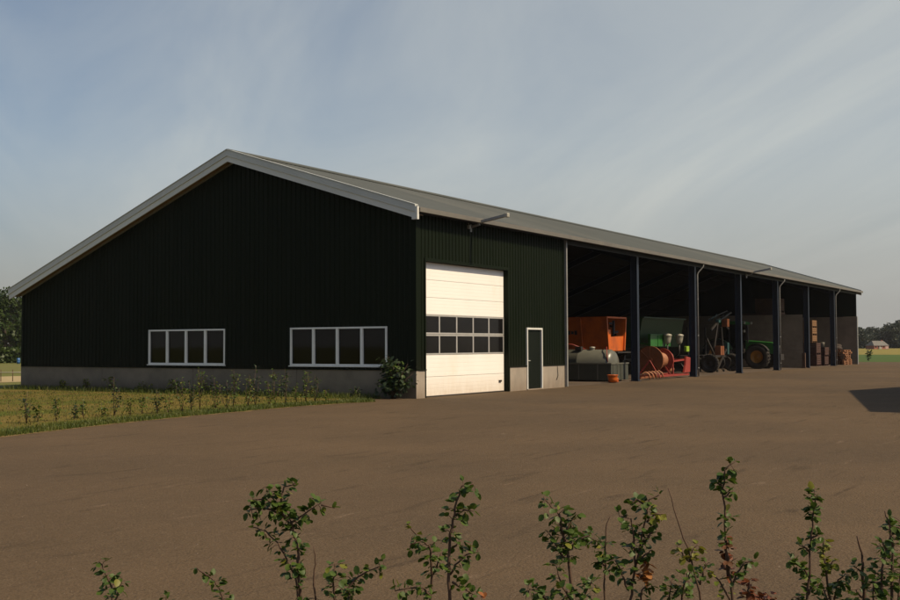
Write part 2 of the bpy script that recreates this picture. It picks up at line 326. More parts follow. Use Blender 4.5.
# front wall sheeting
E0 = zun(0)-.02
DX0, DX1, DZ = .49, 5.68, 4.19
PX0, PX1, PZ = 7.03, 8.24, 2.22
m_ = MB(); zf = lambda s: E0
for a, b, z in ((.03, DX0, PL), (DX0, DX1, DZ), (DX1, PX0, PL), (PX0, PX1, PZ), (PX1, X1, PL)): clad(m_, 0, a, b, -.02, -1, z, zf)
m_.build('front_wall', M['clad'], shed, fix=False)
m_ = MB()      # gable with the roof slope as its top
WZ0, WZ1 = .965, 2.19; WINS = [(1.03, 4.88), (7.76, 11.45)]
gt = lambda s: zun(s)-.01
cuts = [0.0]+[c for a in WINS for c in a]+[W]
ys = [0.0, 1.03, 4.88, YR, 7.76, 11.45, W]
for a, b in zip(ys[:-1], ys[1:]):
    if (a, b) in WINS: clad(m_, 1, a, b, -.02, -1, PL, lambda s: WZ0); clad(m_, 1, a, b, -.02, -1, WZ1, gt)
    else: clad(m_, 1, a, b, -.02, -1, PL, gt)
m_.build('gable_wall', M['clad'], shed, fix=False)
# inner leaf of the workshop walls (light-tight) and the back wall
m_ = MB()
m_.box(.05, DX0-.02, .06, .10, 0, 5.4); m_.box(DX0-.02, DX1+.02, .20, .24, DZ+.02, 5.4)
m_.box(DX1+.02, PX0, .06, .10, 0, 5.4); m_.box(PX0, PX1, .14, .18, PZ+.02, 5.4); m_.box(PX1, X1-.1, .06, .10, 0, 5.4)
for a, b in zip(ys[:-1], ys[1:]):
    if (a, b) in WINS:
        m_.box(.10, .14, a, b, 0, WZ0-.05); m_.prism([(a, WZ1+.05), (b, WZ1+.05), (b, zun(b)-.05), (a, zun(a)-.05)], 0, .10, .14)
    else: m_.prism([(max(a, .12), 0), (b-.0, 0), (b, zun(b)-.05), (max(a, .12), zun(a)-.05)], 0, .10, .14)
m_.build('inner_wall', M['clad_in'], shed)
m_ = MB(); clad(m_, 0, 0, XE, W-.02, 1, 1.2, lambda s: zun(W)-.02); m_.box(0, XE, W-.16, W-.06, 1.2, zun(W)-.05)
m_.build('back_wall', M['clad_in'], shed)
m_ = MB(); m_.box(0, XE, W-.10, W+.0, 0, 1.2); m_.build('back_plinth', M['concrete_dark'], shed)
m_ = MB(); m_.prism([(.1, 0), (W-.2, 0), (W-.2, zun(W)-.05), (YR, ZR-.26), (.1, E0)], 0, X1-.08, X1+.02); m_.build('partition_wall', M['clad_in'], shed)
# far gable: concrete panels with sheeting above
m_ = MB(); m_.box(XE-.14, XE, .0, W-.2, 0, 3.72); m_.build('end_wall_panels', M['concrete_in'], shed, bevel=.01)
m_ = MB(); clad(m_, 1, 0, YR, XE+.02, 1, 3.6, gt); clad(m_, 1, YR, W, XE+.02, 1, 3.6, gt)
m_.prism([(0.02, 3.73), (W-.2, 3.73), (W-.2, zun(W)-.05), (YR, ZR-.26), (0.02, E0)], 0, XE-.10, XE-.04); m_.build('end_wall_sheeting', M['clad'], shed)
m_ = MB(); m_.box(XE-.16, XE+.06, -.08, -.004, 0, 3.74); m_.build('end_wall_edge', M['pipe'], shed)
# inner concrete partition near the far end
XP = X1+5*B
m_ = MB()
for i in range(6):
    m_.box(XP-.07, XP+.07, .42, 17.9, i*.598, i*.598+.592)
m_.build('partition_panels', M['concrete_in'], shed, bevel=.008)
# plinths
m_ = MB()
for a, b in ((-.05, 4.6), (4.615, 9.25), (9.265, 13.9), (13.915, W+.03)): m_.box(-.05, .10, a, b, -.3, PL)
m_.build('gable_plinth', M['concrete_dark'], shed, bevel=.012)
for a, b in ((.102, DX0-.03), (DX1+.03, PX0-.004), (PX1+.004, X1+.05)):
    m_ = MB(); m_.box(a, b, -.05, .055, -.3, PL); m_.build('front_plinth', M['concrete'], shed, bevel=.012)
m_ = MB(); m_.box(-.058, .10, -.058, -.051, -.3, PL-.004); m_.build('corner_plinth', M['concrete'], shed)
# drip flashing on top of the plinth, corner trims
m_ = MB(); m_.box(-.075, -.02, -.08, W, PL-.015, PL+.02)
for a, b in ((.0, DX0), (DX1, PX0), (PX1, X1)): m_.box(a, b, -.08, -.02, PL-.015, PL+.02)
m_.box(-.062, -.054, -.062, .10, PL+.02, E0-.03); m_.box(-.054, .10, -.062, -.054, PL+.02, E0-.03)
m_.box(X1-.10, X1+.06, -.062, -.054, PL+.02, E0-.02); m_.box(-.062, -.054, W-.1, W+.01, PL+.02, zun(W)-.02)
# door reveals
m_.box(DX0-.06, DX0-.004, -.062, .20, 0.0, DZ+.05); m_.box(DX1+.004, DX1+.10, -.062, .20, 0.0, DZ+.05); m_.box(DX0-.06, DX1+.10, -.066, .20, DZ+.004, DZ+.10)
m_.build('trim_flashing', M['clad'], shed)
# roof
def roofside(y0, y1, name):
    mb = MB(); pitch = .25; n = int((XE+1.0)/pitch*4); x = -.40; vs = []; 
    nn = 252*4; xs = [-.42+i*(XE+.85)/nn for i in range(nn+1)]
    ny = 6
    for xx in xs:
        dz = .028*math.sin(2*math.pi*xx/.25)
        for j in range(ny+1):
            t = j/ny; y = y0+(y1-y0)*t
            vs.append((xx, y, ztop(y)+dz-.006*((j*7) % 2)))
    k = ny+1
    mb.add(vs, [(i*k+j, (i+1)*k+j, (i+1)*k+j+1, i*k+j+1) for i in range(nn) for j in range(ny)], True)
    o = mb.build(name, M['roof'], shed, fix=False); return o
roofside(-.33, YR, 'roof'); roofside(W+.22, YR, 'roof')
m_ = MB()
m_.prism([(-.30, ztop(-.30)-.20), (YR, ZR-.20), (YR, ZR-.05), (-.30, ztop(-.30)-.05)], 0, -.40, XE+.40)
m_.prism([(YR, ZR-.20), (W+.18, ztop(W+.18)-.20), (W+.18, ztop(W+.18)-.05), (YR, ZR-.05)], 0, -.40, XE+.40)
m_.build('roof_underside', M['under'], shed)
m_ = MB(); m_.prism([(YR-.28, ZR-.05), (YR, ZR+.06), (YR+.28, ZR-.06), (YR+.28, ZR-.02), (YR, ZR+.10), (YR-.28, ZR-.01)], 0, -.46, XE+.42); m_.build('ridge_cap', M['roof'], shed)
# verge boards on both gables
def verge(xa, xb, name, lip):
    m_ = MB()
    for (y0, y1) in ((-.32, YR), (YR, W+.24)):
        if y0 < YR and y1 == YR: P = lambda t, d: (y0+(y1-y0)*t, ztop(y0+(y1-y0)*t)+d)
        q = lambda y, d: (y, ztop(y)+d)
        m_.prism([q(y0, -.34), q(y1, -.34), q(y1, -.148), q(y0, -.148)], 0, xa, xb)
    o = m_.build(name, M['fascia'], shed)
    m2 = MB()
    for (y0, y1) in ((-.325, YR), (YR, W+.26)):
        q = lambda y, d: (y, ztop(y)+d)
        m2.prism([q(y0, -.146), q(y1, -.146), q(y1, .055), q(y0, .055)], 0, xa-lip, xb)
        m2.prism([q(y0, .058), q(y1, .058), q(y1, .085), q(y0, .085)], 0, min(xa, xb)-.05, max(xa, xb)+.10)
    m2.build('verge_cap', M['fascia2'], shed)
verge(-.47, -.43, 'verge_board', .03); verge(XE+.43, XE+.47, 'verge_board', -.03)
m_ = MB()
for (y0, y1) in ((-.30, YR), (YR, W+.2)):
    q = lambda y, d: (y, ztop(y)+d)
    m_.prism([q(y0, -.235), q(y1, -.235), q(y1, -.205), q(y0, -.205)], 0, -.428, -.025)
m_.build('soffit', M['soffit'], shed)
m_ = MB()
for (y0, y1) in ((-.05, YR), (YR, W)):
    q = lambda y, d: (y, ztop(y)+d)
    m_.prism([q(y0, -.30), q(y1, -.30), q(y1, -.237), q(y0, -.237)], 0, -.085, -.056)
m_.build('wall_top_trim', M['pipe'], shed)
# front box gutter with its white end box
zg = ztop(-.36)
m_ = MB(); m_.prism([(-.44, zg-.13), (-.31, zg-.13), (-.31, zg-.115), (-.425, zg-.115), (-.425, zg+.01), (-.44, zg+.01)], 0, -.40, XE+.44)
m_.build('gutter', M['gutter'], shed)
m_ = MB(); m_.box(-.50, -.40, -.40, -.20, zg-.36, zg-.22); m_.box(-.50, -.405, -.40, -.325, zg-.22, zg+.03)
m_.build('gutter_end', M['fascia'], shed)
m_ = MB(); m_.box(-.42, XE+.44, W+.20, W+.32, ztop(W+.22)-.12, ztop(W+.22)+.0); m_.build('gutter', M['gutter'], shed)
# steel frames: posts, rafters, purlins
for i in range(1, NB+1):
    x = X1+i*B-(.12 if i == NB else 0)
    m_ = MB()
    if i < NB:
     for yy, zt in ((.0, zun(.1)), (W-.5, zun(W-.3))):
        m_.box(x-.11, x+.11, yy+.0, yy+.016, 0, zt-.0); m_.box(x-.11, x+.11, yy+.304, yy+.32, 0, zt); m_.box(x-.006, x+.006, yy+.016, yy+.304, 0, zt)
        m_.box(x-.17, x+.17, yy-.05, yy+.37, .0, .02)
        break
     m_.build('post', M['steel'], shed)
    m_ = MB(); yy = W-.5; zt = zun(W-.3)
    m_.box(x-.11, x+.11, yy, yy+.016, 0, zt); m_.box(x-.11, x+.11, yy+.304, yy+.32, 0, zt); m_.box(x-.006, x+.006, yy+.016, yy+.304, 0, zt)
    m_.build('post', M['steel'], shed)
    if i < NB:
        m_ = MB()
        for y0, y1 in ((.32, YR), (YR, W-.5)):
            q = lambda y, d: (y, zun(y)+d)
            m_.prism([q(y0, -.14), q(y1, -.14), q(y1, -.155), q(y0, -.155)], 0, x-.08, x+.08)
            m_.prism([q(y0, -.49), q(y1, -.49), q(y1, -.505), q(y0, -.505)], 0, x-.08, x+.08)
            m_.prism([q(y0, -.15), q(y1, -.15), q(y1, -.49), q(y0, -.49)], 0, x-.005, x+.005)
        m_.build('rafter', M['steel'], shed)
for y in (1.5, 3.2, 4.9, 6.6, 8.3, 10.2, 12.1, 14., 16.2):
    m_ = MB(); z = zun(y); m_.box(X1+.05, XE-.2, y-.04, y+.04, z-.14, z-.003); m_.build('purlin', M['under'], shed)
m_ = MB(); m_.box(X1+.05, XE, -.03, .0-.002, E0-.16, E0); m_.build('eave_beam', M['steel'], shed)
# downpipes at the opening edge and posts 2, 4, 6
def downpipe(x, r=.036):
    m_ = MB(); m_.tube([(x+.10, -.37, zg-.12), (x+.10, -.37, zg-.25), (x+.02, -.13, zg-.55), (x, -.09, zg-.66), (x, -.09, .03)], r, 8)
    p = m_.build('downpipe', M['pipe'], shed)
    for z in (.4, 2.0, 3.8):
        m_ = MB(); m_.tube([(x, -.09, z), (x, -.09, z+.05)], r+.008, 8); m_.build('bracket', M['pipe'], p)
m_ = MB(); m_.box(X1-.02, X1+.07, -.16, -.07, .02, zg-.12); m_.build('downpipe', M['pipe'], shed)
for i in (2, 4, 6): downpipe(X1+i*B+.05)
# floor
m_ = MB(); m_.add([(.1, .1, -.003), (XE, .1, -.003), (XE, W, -.003), (.1, W, -.003)], [(0, 1, 2, 3)]); tag(m_.build('shed_floor', M['floor']), kind='structure')
# window strips
for (a, b) in WINS:
    k = 4
    m_ = MB(); f = .055
    m_.box(-.075, .06, a, b, WZ0, WZ0+f); m_.box(-.075, .06, a, b, WZ1-f, WZ1); m_.box(-.075, .06, a, a+f, WZ0+f, WZ1-f); m_.box(-.075, .06, b-f, b, WZ0+f, WZ1-f)
    st = (b-a)/k
    for i in range(1, k): m_.box(-.075, .06, a+i*st-.045, a+i*st+.045, WZ0+f, WZ1-f)
    m_.box(-.115, -.02, a-.03, b+.03, WZ0-.035, WZ0-.004)
    wn = m_.build('window', M['white'], shed, bevel=.005)
    for i in range(k):
        m_ = MB(); y0 = a+i*st+(f if i == 0 else .045); y1 = a+(i+1)*st-(f if i == k-1 else .045)
        m_.box(-.012, .0, y0, y1, WZ0+f, WZ1-f); m_.build('pane', M['glass'], wn)
# sectional door
SEC = [0, .62, 1.30, 1.945, 2.56, 3.09, 3.64, DZ]
dr = MB()
for k in range(7):
    if k in (2, 3): continue
    z0, z1 = SEC[k]+.004, SEC[k+1]-.004
    dr.box(DX0, DX1, .13, .17, z0, z1)
    h = (z1-z0); nr = 5
    for j in range(nr): dr.box(DX0+.02, DX1-.02, .127, .13, z0+.012+j*h/nr, z0+(j+1)*h/nr-.004)
door = dr.build('roll_door', M['door'], shed, bevel=.004)
for k in (2, 3):
    z0, z1 = SEC[k]+.004, SEC[k+1]-.004
    m_ = MB(); m_.box(DX0, DX1, .12, .17, z0, z0+.05); m_.box(DX0, DX1, .12, .17, z1-.05, z1); m_.box(DX0, DX0+.06, .12, .17, z0+.05, z1-.05); m_.box(DX1-.06, DX1, .12, .17, z0+.05, z1-.05)
    w5 = (DX1-DX0)/5
    for i in range(1, 5): m_.box(DX0+i*w5-.035, DX0+i*w5+.035, .12, .17, z0+.05, z1-.05)
    fr = m_.build('window_section', M['alu'], door, bevel=.004)
    for i in range(5):
        m_ = MB(); m_.box(DX0+i*w5+(.06 if i == 0 else .035), DX0+(i+1)*w5-(.06 if i == 4 else .035), .137, .15, z0+.05, z1-.05); m_.build('pane', M['smoke'], fr)
m_ = MB(); m_.box(DX0, DX1, .115, .172, -.0, .035); m_.build('bottom_seal', M['tyre'], door)
m_ = MB(); m_.box(5.30, 5.46, .085, .122, .34, .40); m_.build('handle', M['dark'], door)
# side door
m_ = MB(); f = .07
m_.box(PX0, PX0+f, -.075, .05, 0, PZ); m_.box(PX1-f, PX1, -.075, .05, 0, PZ); m_.box(PX0+f, PX1-f, -.075, .05, PZ-f, PZ)
sd = m_.build('side_door', M['fascia'], shed, bevel=.005)
m_ = MB(); m_.box(PX0+f, PX1-f, -.01, .04, .03, PZ-f); m_.build('door_leaf', M['pdoor'], sd)
m_ = MB(); m_.box(PX0+.12, PX0+.16, -.02, -.01, .93, 1.13); m_.tube([(PX0+.14, -.02, 1.04), (PX0+.14, -.065, 1.04), (PX0+.26, -.065, 1.04)], .011, 8); m_.build('handle', M['alu'], sd)
m_ = MB(); m_.box(PX0, PX1, -.10, .04, -.02, .028); m_.build('threshold', M['concrete'], sd)
m_ = MB(); m_.tube([(9.45, -.06, .82), (9.47, -.075, .45), (9.36, -.075, .30)], .012, 6); m_.build('cable', M['tyre'], shed)
# two floodlight arms above the eave
for x in (3.24, 33.4):
    m_ = MB(); m_.bar((x, -.02, E0-.14), (x, -.36, zg-.17), .07, .07); m_.bar((x, -.36, zg-.10), (x, -1.32, zg+.05), .13, .09); m_.box(x-.10, x+.10, -.045, -.02, E0-.30, E0-.05)
    a = m_.build('lamp_arm', M['pipe'], shed, bevel=.006)
    m_ = MB(); m_.box(x-.08, x+.08, -1.44, -1.31, zg-.01, zg+.13); m_.build('lamp_head', M['whitep'], a, bevel=.02)
    m_ = MB(); m_.box(x-.27, x-.19, -.14, -.05, E0-.22, E0-.10); m_.tube([(x-.23, -.09, E0-.10), (x-.23, -.06, E0+.0)], .012, 6); m_.build('sensor', M['whitep'], a, bevel=.01)

# ------------------------------------------------------------------ machines in the bays
def wheel(name, parent, c, r, wd, rim, axis='X', lug=True, ratio=.6, nl=22):
    """tyre and rim about a local axis"""
    A = T(*c) @ (RY(math.pi/2) if axis == 'X' else RX(math.pi/2))
    w_ = bpy.data.objects.new(name, None); COL.objects.link(w_); w_.parent = parent; w_.empty_display_size = .1
    m_ = MB(); h = wd/2; ri = r*ratio
    m_.lathe([(ri, -h*.75), (ri*1.08, -h*.95), (r*.86, -h), (r*.96, -h*.86), (r, -h*.55), (r*1.005, 0), (r, h*.55), (r*.96, h*.86), (r*.86, h), (ri*1.08, h*.95), (ri, h*.75)], 32, A)
    if lug:
        for i in range(nl):
            a = 2*math.pi*i/nl
            for sd in (-1, 1):
                mm = A @ RZ(a+(sd*.5*math.pi/nl)) @ T(r*1.0, 0, sd*h*.45) @ RX(sd*.6)
                m_.box(-.02, r*.035, -.022*r/.8, .022*r/.8, -h*.5, h*.5, mm)
    m_.build('tyre', M['tyre'], w_)
    m_ = MB(); m_.lathe([(ri*1.0, -h*.72), (ri*.93, -h*.5), (ri*.86, -h*.15), (ri*.4, h*.05), (ri*.3, -h*.2), (.001, -h*.2)], 28, A); m_.lathe([(ri*1.0, h*.72), (ri*.93, h*.5), (ri*.86, h*.1), (ri*.4, h*.15), (.001, h*.15)], 28, A)
    for i in range(8):
        a = 2*math.pi*i/8; m_.lathe([(.02, -h*.26), (.02, -h*.18)], 6, A @ T(ri*.22*math.cos(a), ri*.22*math.sin(a), 0))
    m_.build('rim', rim, w_)
    return w_

# diesel tank lying in an open steel bund
bund = empty('steel_bund', (17.0, 2.6, 0), label='open dark grey steel bund box under the round fuel tank', cat='bund')
def rel(o, mb, name, m, bevel=0):
    """mesh given in world coordinates, stored relative to its thing"""
    M_ = o.matrix_basis.inverted(); mb.v = [tuple(M_ @ Vector(v)) for v in mb.v]
    return mb.build(name, m, o, bevel=bevel)
x0, x1, y0, y1, zz = 16.07, 17.95, .67, 4.6, .80
m_ = MB()
m_.box(x0, x1, y0, y1, .06, .09); m_.box(x0, x0+.02, y0, y1, .09, zz); m_.box(x1-.02, x1, y0, y1, .09, zz); m_.box(x0+.02, x1-.02, y0, y0+.02, .09, zz); m_.box(x0+.02, x1-.02, y1-.02, y1, .09, zz)
rel(bund, m_, 'box', M['bund'])
m_ = MB(); m_.box(x0-.03, x1+.03, y0-.03, y0-.002, zz-.05, zz+.01); m_.box(x0-.03, x0-.002, y0, y1, zz-.05, zz+.01)
for x in (x0+.25, x0+.65, x0+1.05, x0+1.45): m_.box(x, x+.05, y0-.025, y0-.001, .09, zz-.05)
for y in (y0+.6, y0+1.5, y0+2.4, y0+3.3): m_.box(x0-.025, x0-.001, y, y+.05, .09, zz-.05)
rel(bund, m_, 'ribs', M['tank'], .004)
m_ = MB()
for y in (y0+.3, y1-.4):
    m_ = MB(); m_.box(x0+.05, x1-.05, y, y+.12, 0, .058); rel(bund, m_, 'foot', M['dark'])
tank = empty('fuel_tank', (16.95, 2.5, .1), label='grey cylindrical fuel tank with domed end lying in the bund', cat='tank')
m_ = MB(); r = .63; c = T(16.95, 0, .76)
A = T(16.95, 0, .76) @ RX(math.pi/2)
m_.lathe([(.001, -.80), (.25, -.815), (.45, -.86), (.57, -.94), (r, -1.06), (r, -2.4), (r*1.008, -2.41), (r*1.008, -2.45), (r, -2.46), (r, -4.2), (.5, -4.38), (.001, -4.45)], 40, A)
rel(tank, m_, 'shell', M['tank'])
m_ = MB(); m_.lathe([(.11, 1.30), (.11, 1.44), (.13, 1.45), (.13, 1.50), (.001, 1.52)], 16, T(16.85, 1.9, 0)); rel(tank, m_, 'filler_cap', M['whitep']); m_ = MB(); m_.lathe([(.09, 1.30), (.09, 1.46), (.001, 1.47)], 14, T(16.85, 3.6, 0))
rel(tank, m_, 'filler_cap', M['whitep'])
m_ = MB(); m_.tube([(16.75, 1.35, 1.38), (16.6, 1.1, 1.5), (16.4, 1.0, 1.2), (16.35, .95, .85)], .022, 8); rel(tank, m_, 'fuel_hose', M['redp']); m_ = MB(); m_.tube([(17.0, 2.3, 1.40), (16.7, 2.8, 1.62), (16.5, 3.3, 1.66)], .02, 8); rel(tank, m_, 'fuel_hose', M['redp'])
m_ = MB(); m_.box(16.55, 16.75, 2.3, 2.6, 1.33, 1.52); rel(tank, m_, 'pump', M['dark'], .02)
for y in (1.2, 3.7): m_ = MB(); m_.box(16.6, 17.3, y, y+.15, .092, .2); rel(tank, m_, 'cradle', M['dark'])

# small orange tipped bucket before the bund
bk = empty('orange_tub', (15.2, .22, 0), .4, label='small orange ribbed tub on the yard before the fuel tank bund', cat='tub')
m_ = MB(); m_.lathe([(.001, .02), (.17, .02), (.20, .17), (.21, .30), (.235, .31), (.235, .335), (.205, .335), (.165, .05), (.001, .05)], 20)
m_.build('body', M['orange'], bk)
m_ = MB(); m_.tube([(-.22, 0, .31), (-.2, 0, .38), (-.08, .0, .43), (.08, 0, .43), (.2, 0, .38), (.22, 0, .31)], .012, 6); m_.build('handle', M['dark'], bk)
m_ = MB(); m_.box(-.19, .19, -.13, .13, -.09, .09, T(.42, -.05, .10) @ RZ(.5)); m_.build('side_block', M['orange'], bk, bevel=.02)

# orange spreader trailer, tail towards the yard
sp = empty('spreader_trailer', (21.2, 5.5, 0), label='large orange spreader trailer parked behind the grey fuel tank', cat='trailer')
xa, xb, ya, yb = 20.2, 22.5, 2.75, 9.2
def hull(mb, z0, z1, in0, in1, th=.05):
    # sloping side walls: bottom narrower than top
    for s_, xt, xbm in ((0, xa, xa+in0), (1, xb, xb-in0)):
        o = th if s_ == 0 else -th
        mb.add([(xbm, ya, z0), (xt, ya, z1), (xt, yb, z1), (xbm, yb, z0), (xbm+o, ya, z0), (xt+o, ya, z1), (xt+o, yb, z1), (xbm+o, yb, z0)], [(0, 1, 2, 3), (4, 7, 6, 5), (0, 4, 5, 1), (3, 2, 6, 7), (1, 5, 6, 2), (0, 3, 7, 4)])
m_ = MB(); hull(m_, 1.35, 2.88, .25, 0); m_.prism([(xa+.25, 1.35), (xb-.25, 1.35), (xb, 2.88), (xa, 2.88)], 1, yb-.05, yb); m_.box(xa+.25, xb-.25, ya, yb, 1.30, 1.348)
m_.box(xa-.03, xa+.06, ya, yb, 2.84, 2.93); m_.box(xb-.06, xb+.03, ya, yb, 2.84, 2.93)
for y in (ya+1.3, ya+2.6, ya+3.9, ya+5.2): m_.bar((xa+.20, y, 1.33), (xa-.04, y, 2.88), .07, .09)
rel(sp, m_, 'body', M['orange'])
m_ = MB(); yf = ya-.05    # tail frame and half door
m_.bar((xa+.22, yf, 1.33), (xa, yf, 2.92), .09, .10, (0, 1, 0)); m_.bar((xb-.22, yf, 1.33), (xb, yf, 2.92), .09, .10, (0, 1, 0)); m_.box(xa, xb, yf-.05, yf+.045, 2.86, 2.94)
m_.prism([(xa+.25, 1.32), (xb-.25, 1.32), (xb-.12, 2.02), (xa+.62, 1.98), (xa+.60, 2.32), (xa+.08, 2.32)], 1, yf+.045, yf+.07)
rel(sp, m_, 'tail_door', M['orange'])
m_ = MB()
for x in (xa+.7, xb-.7):
    m_.tube([(x, ya+.28, 1.42), (x, ya+.28, 2.78)], .07, 10)
    for k in range(9):
        a = k*1.1; z = 1.5+k*.14
        m_.bar((x, ya+.28, z), (x+.30*math.cos(a), ya+.28+.22*math.sin(a), z+.03), .03, .10)
rel(sp, m_, 'beater', M['dark'])
m_ = MB()      # spreading deck below the tail and lamps
m_.box(xa+.2, xb-.2, ya-.55, ya-.06, 1.20, 1.27); m_.bar((xa+.3, ya-.5, 1.22), (xa+.3, ya+.3, 1.05), .06); m_.bar((xb-.3, ya-.5, 1.22), (xb-.3, ya+.3, 1.05), .06)
rel(sp, m_, 'spreading_deck', M['dark'])
m_ = MB(); m_.bar((xa+.5, ya-.2, .95), (xa+.5, yb+1.6, .8), .12, .2); m_.bar((xb-.5, ya-.2, .95), (xb-.5, yb+1.6, .8), .12, .2); m_.bar((xa+.1, 6.3, .72), (xb-.1, 6.3, .72), .12)
for y in (3.2, 5., 8.5): m_.box(xa+.3, xb-.3, y, y+.1, 1.0, 1.298)
rel(sp, m_, 'chassis', M['dark'])
for x in (xa+.15, xb-.15):
    wh = wheel('wheel', sp, (x-21.2, 6.3-5.5, .72), .72, .45, M['redp'])
for k, (d, hh) in enumerate([(.0, .16), (.22, .20), (.42, .14), (.60, .18), (.84, .18), (1.02, .14), (1.2, .2)]):
    m_ = MB(); y = 5.6-d; z = 2.18; xs_ = xa+.25*(2.88-z)/1.53
    m_.add([(xs_-.01, y, z-hh/2), (xs_-.01, y-.14, z-hh/2), (xs_-.035, y-.14, z+hh/2), (xs_-.035, y, z+hh/2)], [(0, 1, 2, 3)])
    rel(sp, m_, 'worn_marking', M['sack'])

# hose reel: two rusty discs, hose drum, red frame
hr = empty('hose_reel', (21.6, 1.1, 0), label='orange hose reel with big round side discs on a red frame', cat='reel')
def disc(mb, x, y, z, r, th=.05, n=40, spokes=True):
    A = T(x, y, z) @ RY(math.pi/2)
    mb.lathe([(.001, -th/2), (r, -th/2), (r+.02, -th/2-.02), (r+.02, th/2+.02), (r, th/2), (.001, th/2)], n, A, False)
    for k in range(8):
        a = math.pi*k/4; c_, s_ = math.cos(a), math.sin(a)
        mb.bar((x-th/2-.012, y+.12*c_, z+.12*s_), (x-th/2-.012, y+r*c_, z+r*s_), .02, .05, (1, 0, 0))
    mb.lathe([(.13, -th/2-.05), (.13, th/2+.05)], 14, A); mb.lathe([(.13, -th/2-.05), (.001, -th/2-.05)], 14, A)
m_ = MB(); disc(m_, 20.5, 1.0, .88, .63); rel(hr, m_, 'side_disc', M['rust'])
m_ = MB(); disc(m_, 22.0, 1.0, .84, .56); rel(hr, m_, 'side_disc', M['redp'])
m_ = MB()
m_.lathe([(.17, 0), (.17, 1.45)], 24, T(20.53, 1.0, .86) @ RY(math.pi/2))
for i in range(10):
    for ly in (0, 1):
        rr = .22+.09*ly+(.05 if 3 < i < 7 else 0); x = 20.62+i*.14
        m_.tube([(x, 1.0+rr*math.cos(a*math.pi/12), .86+rr*math.sin(a*math.pi/12)) for a in range(25)], .052, 6, cap=False)
rel(hr, m_, 'hose', M['hose'])
m_ = MB()
for y in (.55, 1.55):
    m_.bar((20.2, y, .14), (24.3, y, .14), .08, .10); m_.bar((20.35, y, .14), (20.42, 1.0, .86), .05, .07); m_.bar((21.95, y, .14), (21.85, 1.0, .86), .05, .07)
m_.bar((20.25, .5, .14), (20.25, 1.6, .14), .08); m_.bar((24.3, .5, .14), (24.3, 1.6, .14), .08); m_.bar((22.3, .5, .14), (22.3, 1.6, .14), .08)
m_.bar((22.35, .6, .14), (22.35, .6, .82), .07); m_.bar((22.35, .6, .80), (24.2, .6, .86), .08); m_.bar((24.2, .6, .14), (24.2, .6, .9), .12); m_.bar((24.2, 1.5, .14), (24.2, 1.5, .9), .07); m_.bar((24.2, .6, .86), (24.2, 1.5, .86), .07); m_.bar((22.35, 1.5, .8), (24.2, 1.5, .86), .06)
m_.prism([(23.55, .22), (24.35, .25), (24.45, .95), (23.85, 1.02), (23.75, .6)], 1, .46, .56)
rel(hr, m_, 'frame', M['redp'], .006)
m_ = MB(); m_.lathe([(.001, 0), (.17, 0), (.19, .1), (.19, .5), (.16, .56), (.001, .56)], 18, T(22.75, 1.05, .42) @ RY(math.pi/2)); rel(hr, m_, 'gearbox', M['hose'])
m_ = MB(); m_.lathe([(.001, 0), (.15, 0), (.20, .05), (.20, .12), (.001, .14)], 18, T(22.1, .95, 1.0) @ RY(math.pi/2)); m_.lathe([(.001, 0), (.2, 0), (.26, .06), (.26, .14), (.001, .15)], 18, T(22.45, .9, .98) @ RY(math.pi/2)); rel(hr, m_, 'pulley', M['hose'])
hr.location.y -= .36
# low rake with curved tines in front
rk = empty('tine_bar', (18.9, -.02, 0), 0, 1.35, label='low tool bar with curved pale tines lying before the hose reel', cat='rake')
m_ = MB(); m_.bar((-.95, 0, .10), (1.0, .28, .10), .06); m_.build('bar', M['rust'], rk)
for k in range(5):
    t = k/4; x = -.9+1.85*t; y = .27*t; m_ = MB()
    m_.tube([(x, y, .10), (x+.03, y-.06, .24), (x+.06, y-.16, .29), (x+.09, y-.26, .22), (x+.10, y-.30, .05)], .024, 6); m_.build('tine', M['hose'], rk)

# green implement with hopper and two white cups
gi = empty('green_hopper_machine', (28.6, 5., 0), label='big green hopper machine with two white cups on its front', cat='implement')
m_ = MB(); xa, xb = 26.2, 32.4
m_.prism([(3.6, 1.45), (6.2, 1.45), (6.8, 3.0), (3.3, 3.0)], 0, xa, xb); m_.box(xa-.05, xb+.05, 3.2, 6.9, 2.98, 3.06)
rel(gi, m_, 'hopper', M['green_d'], .01)
m_ = MB(); m_.box(26.4, 29.3, 2.95, 3.1, 1.5, 2.15); m_.box(27.4, 27.5, 2.92, 2.948, 1.5, 2.15); m_.box(28.4, 28.5, 2.92, 2.948, 1.5, 2.15); m_.box(26.4, 29.3, 2.92, 2.948, 2.08, 2.13); m_.bar((26.6, 3.1, 1.6), (26.6, 3.7, 1.7), .1); m_.bar((29.1, 3.1, 1.6), (29.1, 3.7, 1.7), .1)
rel(gi, m_, 'front_panel', M['green'], .008)
for x in (28.3, 30.1):
    m_ = MB(); m_.lathe([(.001, 1.62), (.10, 1.63), (.16, 1.72), (.20, 1.9), (.22, 2.04), (.24, 2.06), (.24, 2.11), (.2, 2.15), (.001, 2.2)], 20, T(x, 2.75, 0)); rel(gi, m_, 'cup', M['whitep'])
    m_ = MB(); m_.tube([(x, 2.75, 1.62), (x, 2.75, 1.1), (x, 3.4, .7)], .05, 8); rel(gi, m_, 'seed_tube', M['dark'])
m_ = MB(); m_.box(30.3, 30.9, 2.4, 2.55, 1.2, 1.5, T(0, 0, 0)); rel(gi, m_, 'yellow_guard', mat('lime_yellow_guard', (.25, .40, .03), (.2, .32, .02), scale=4, rough=.5), .02)
m_ = MB(); m_.bar((26.4, 4.6, .75), (32.2, 4.6, .75), .18)
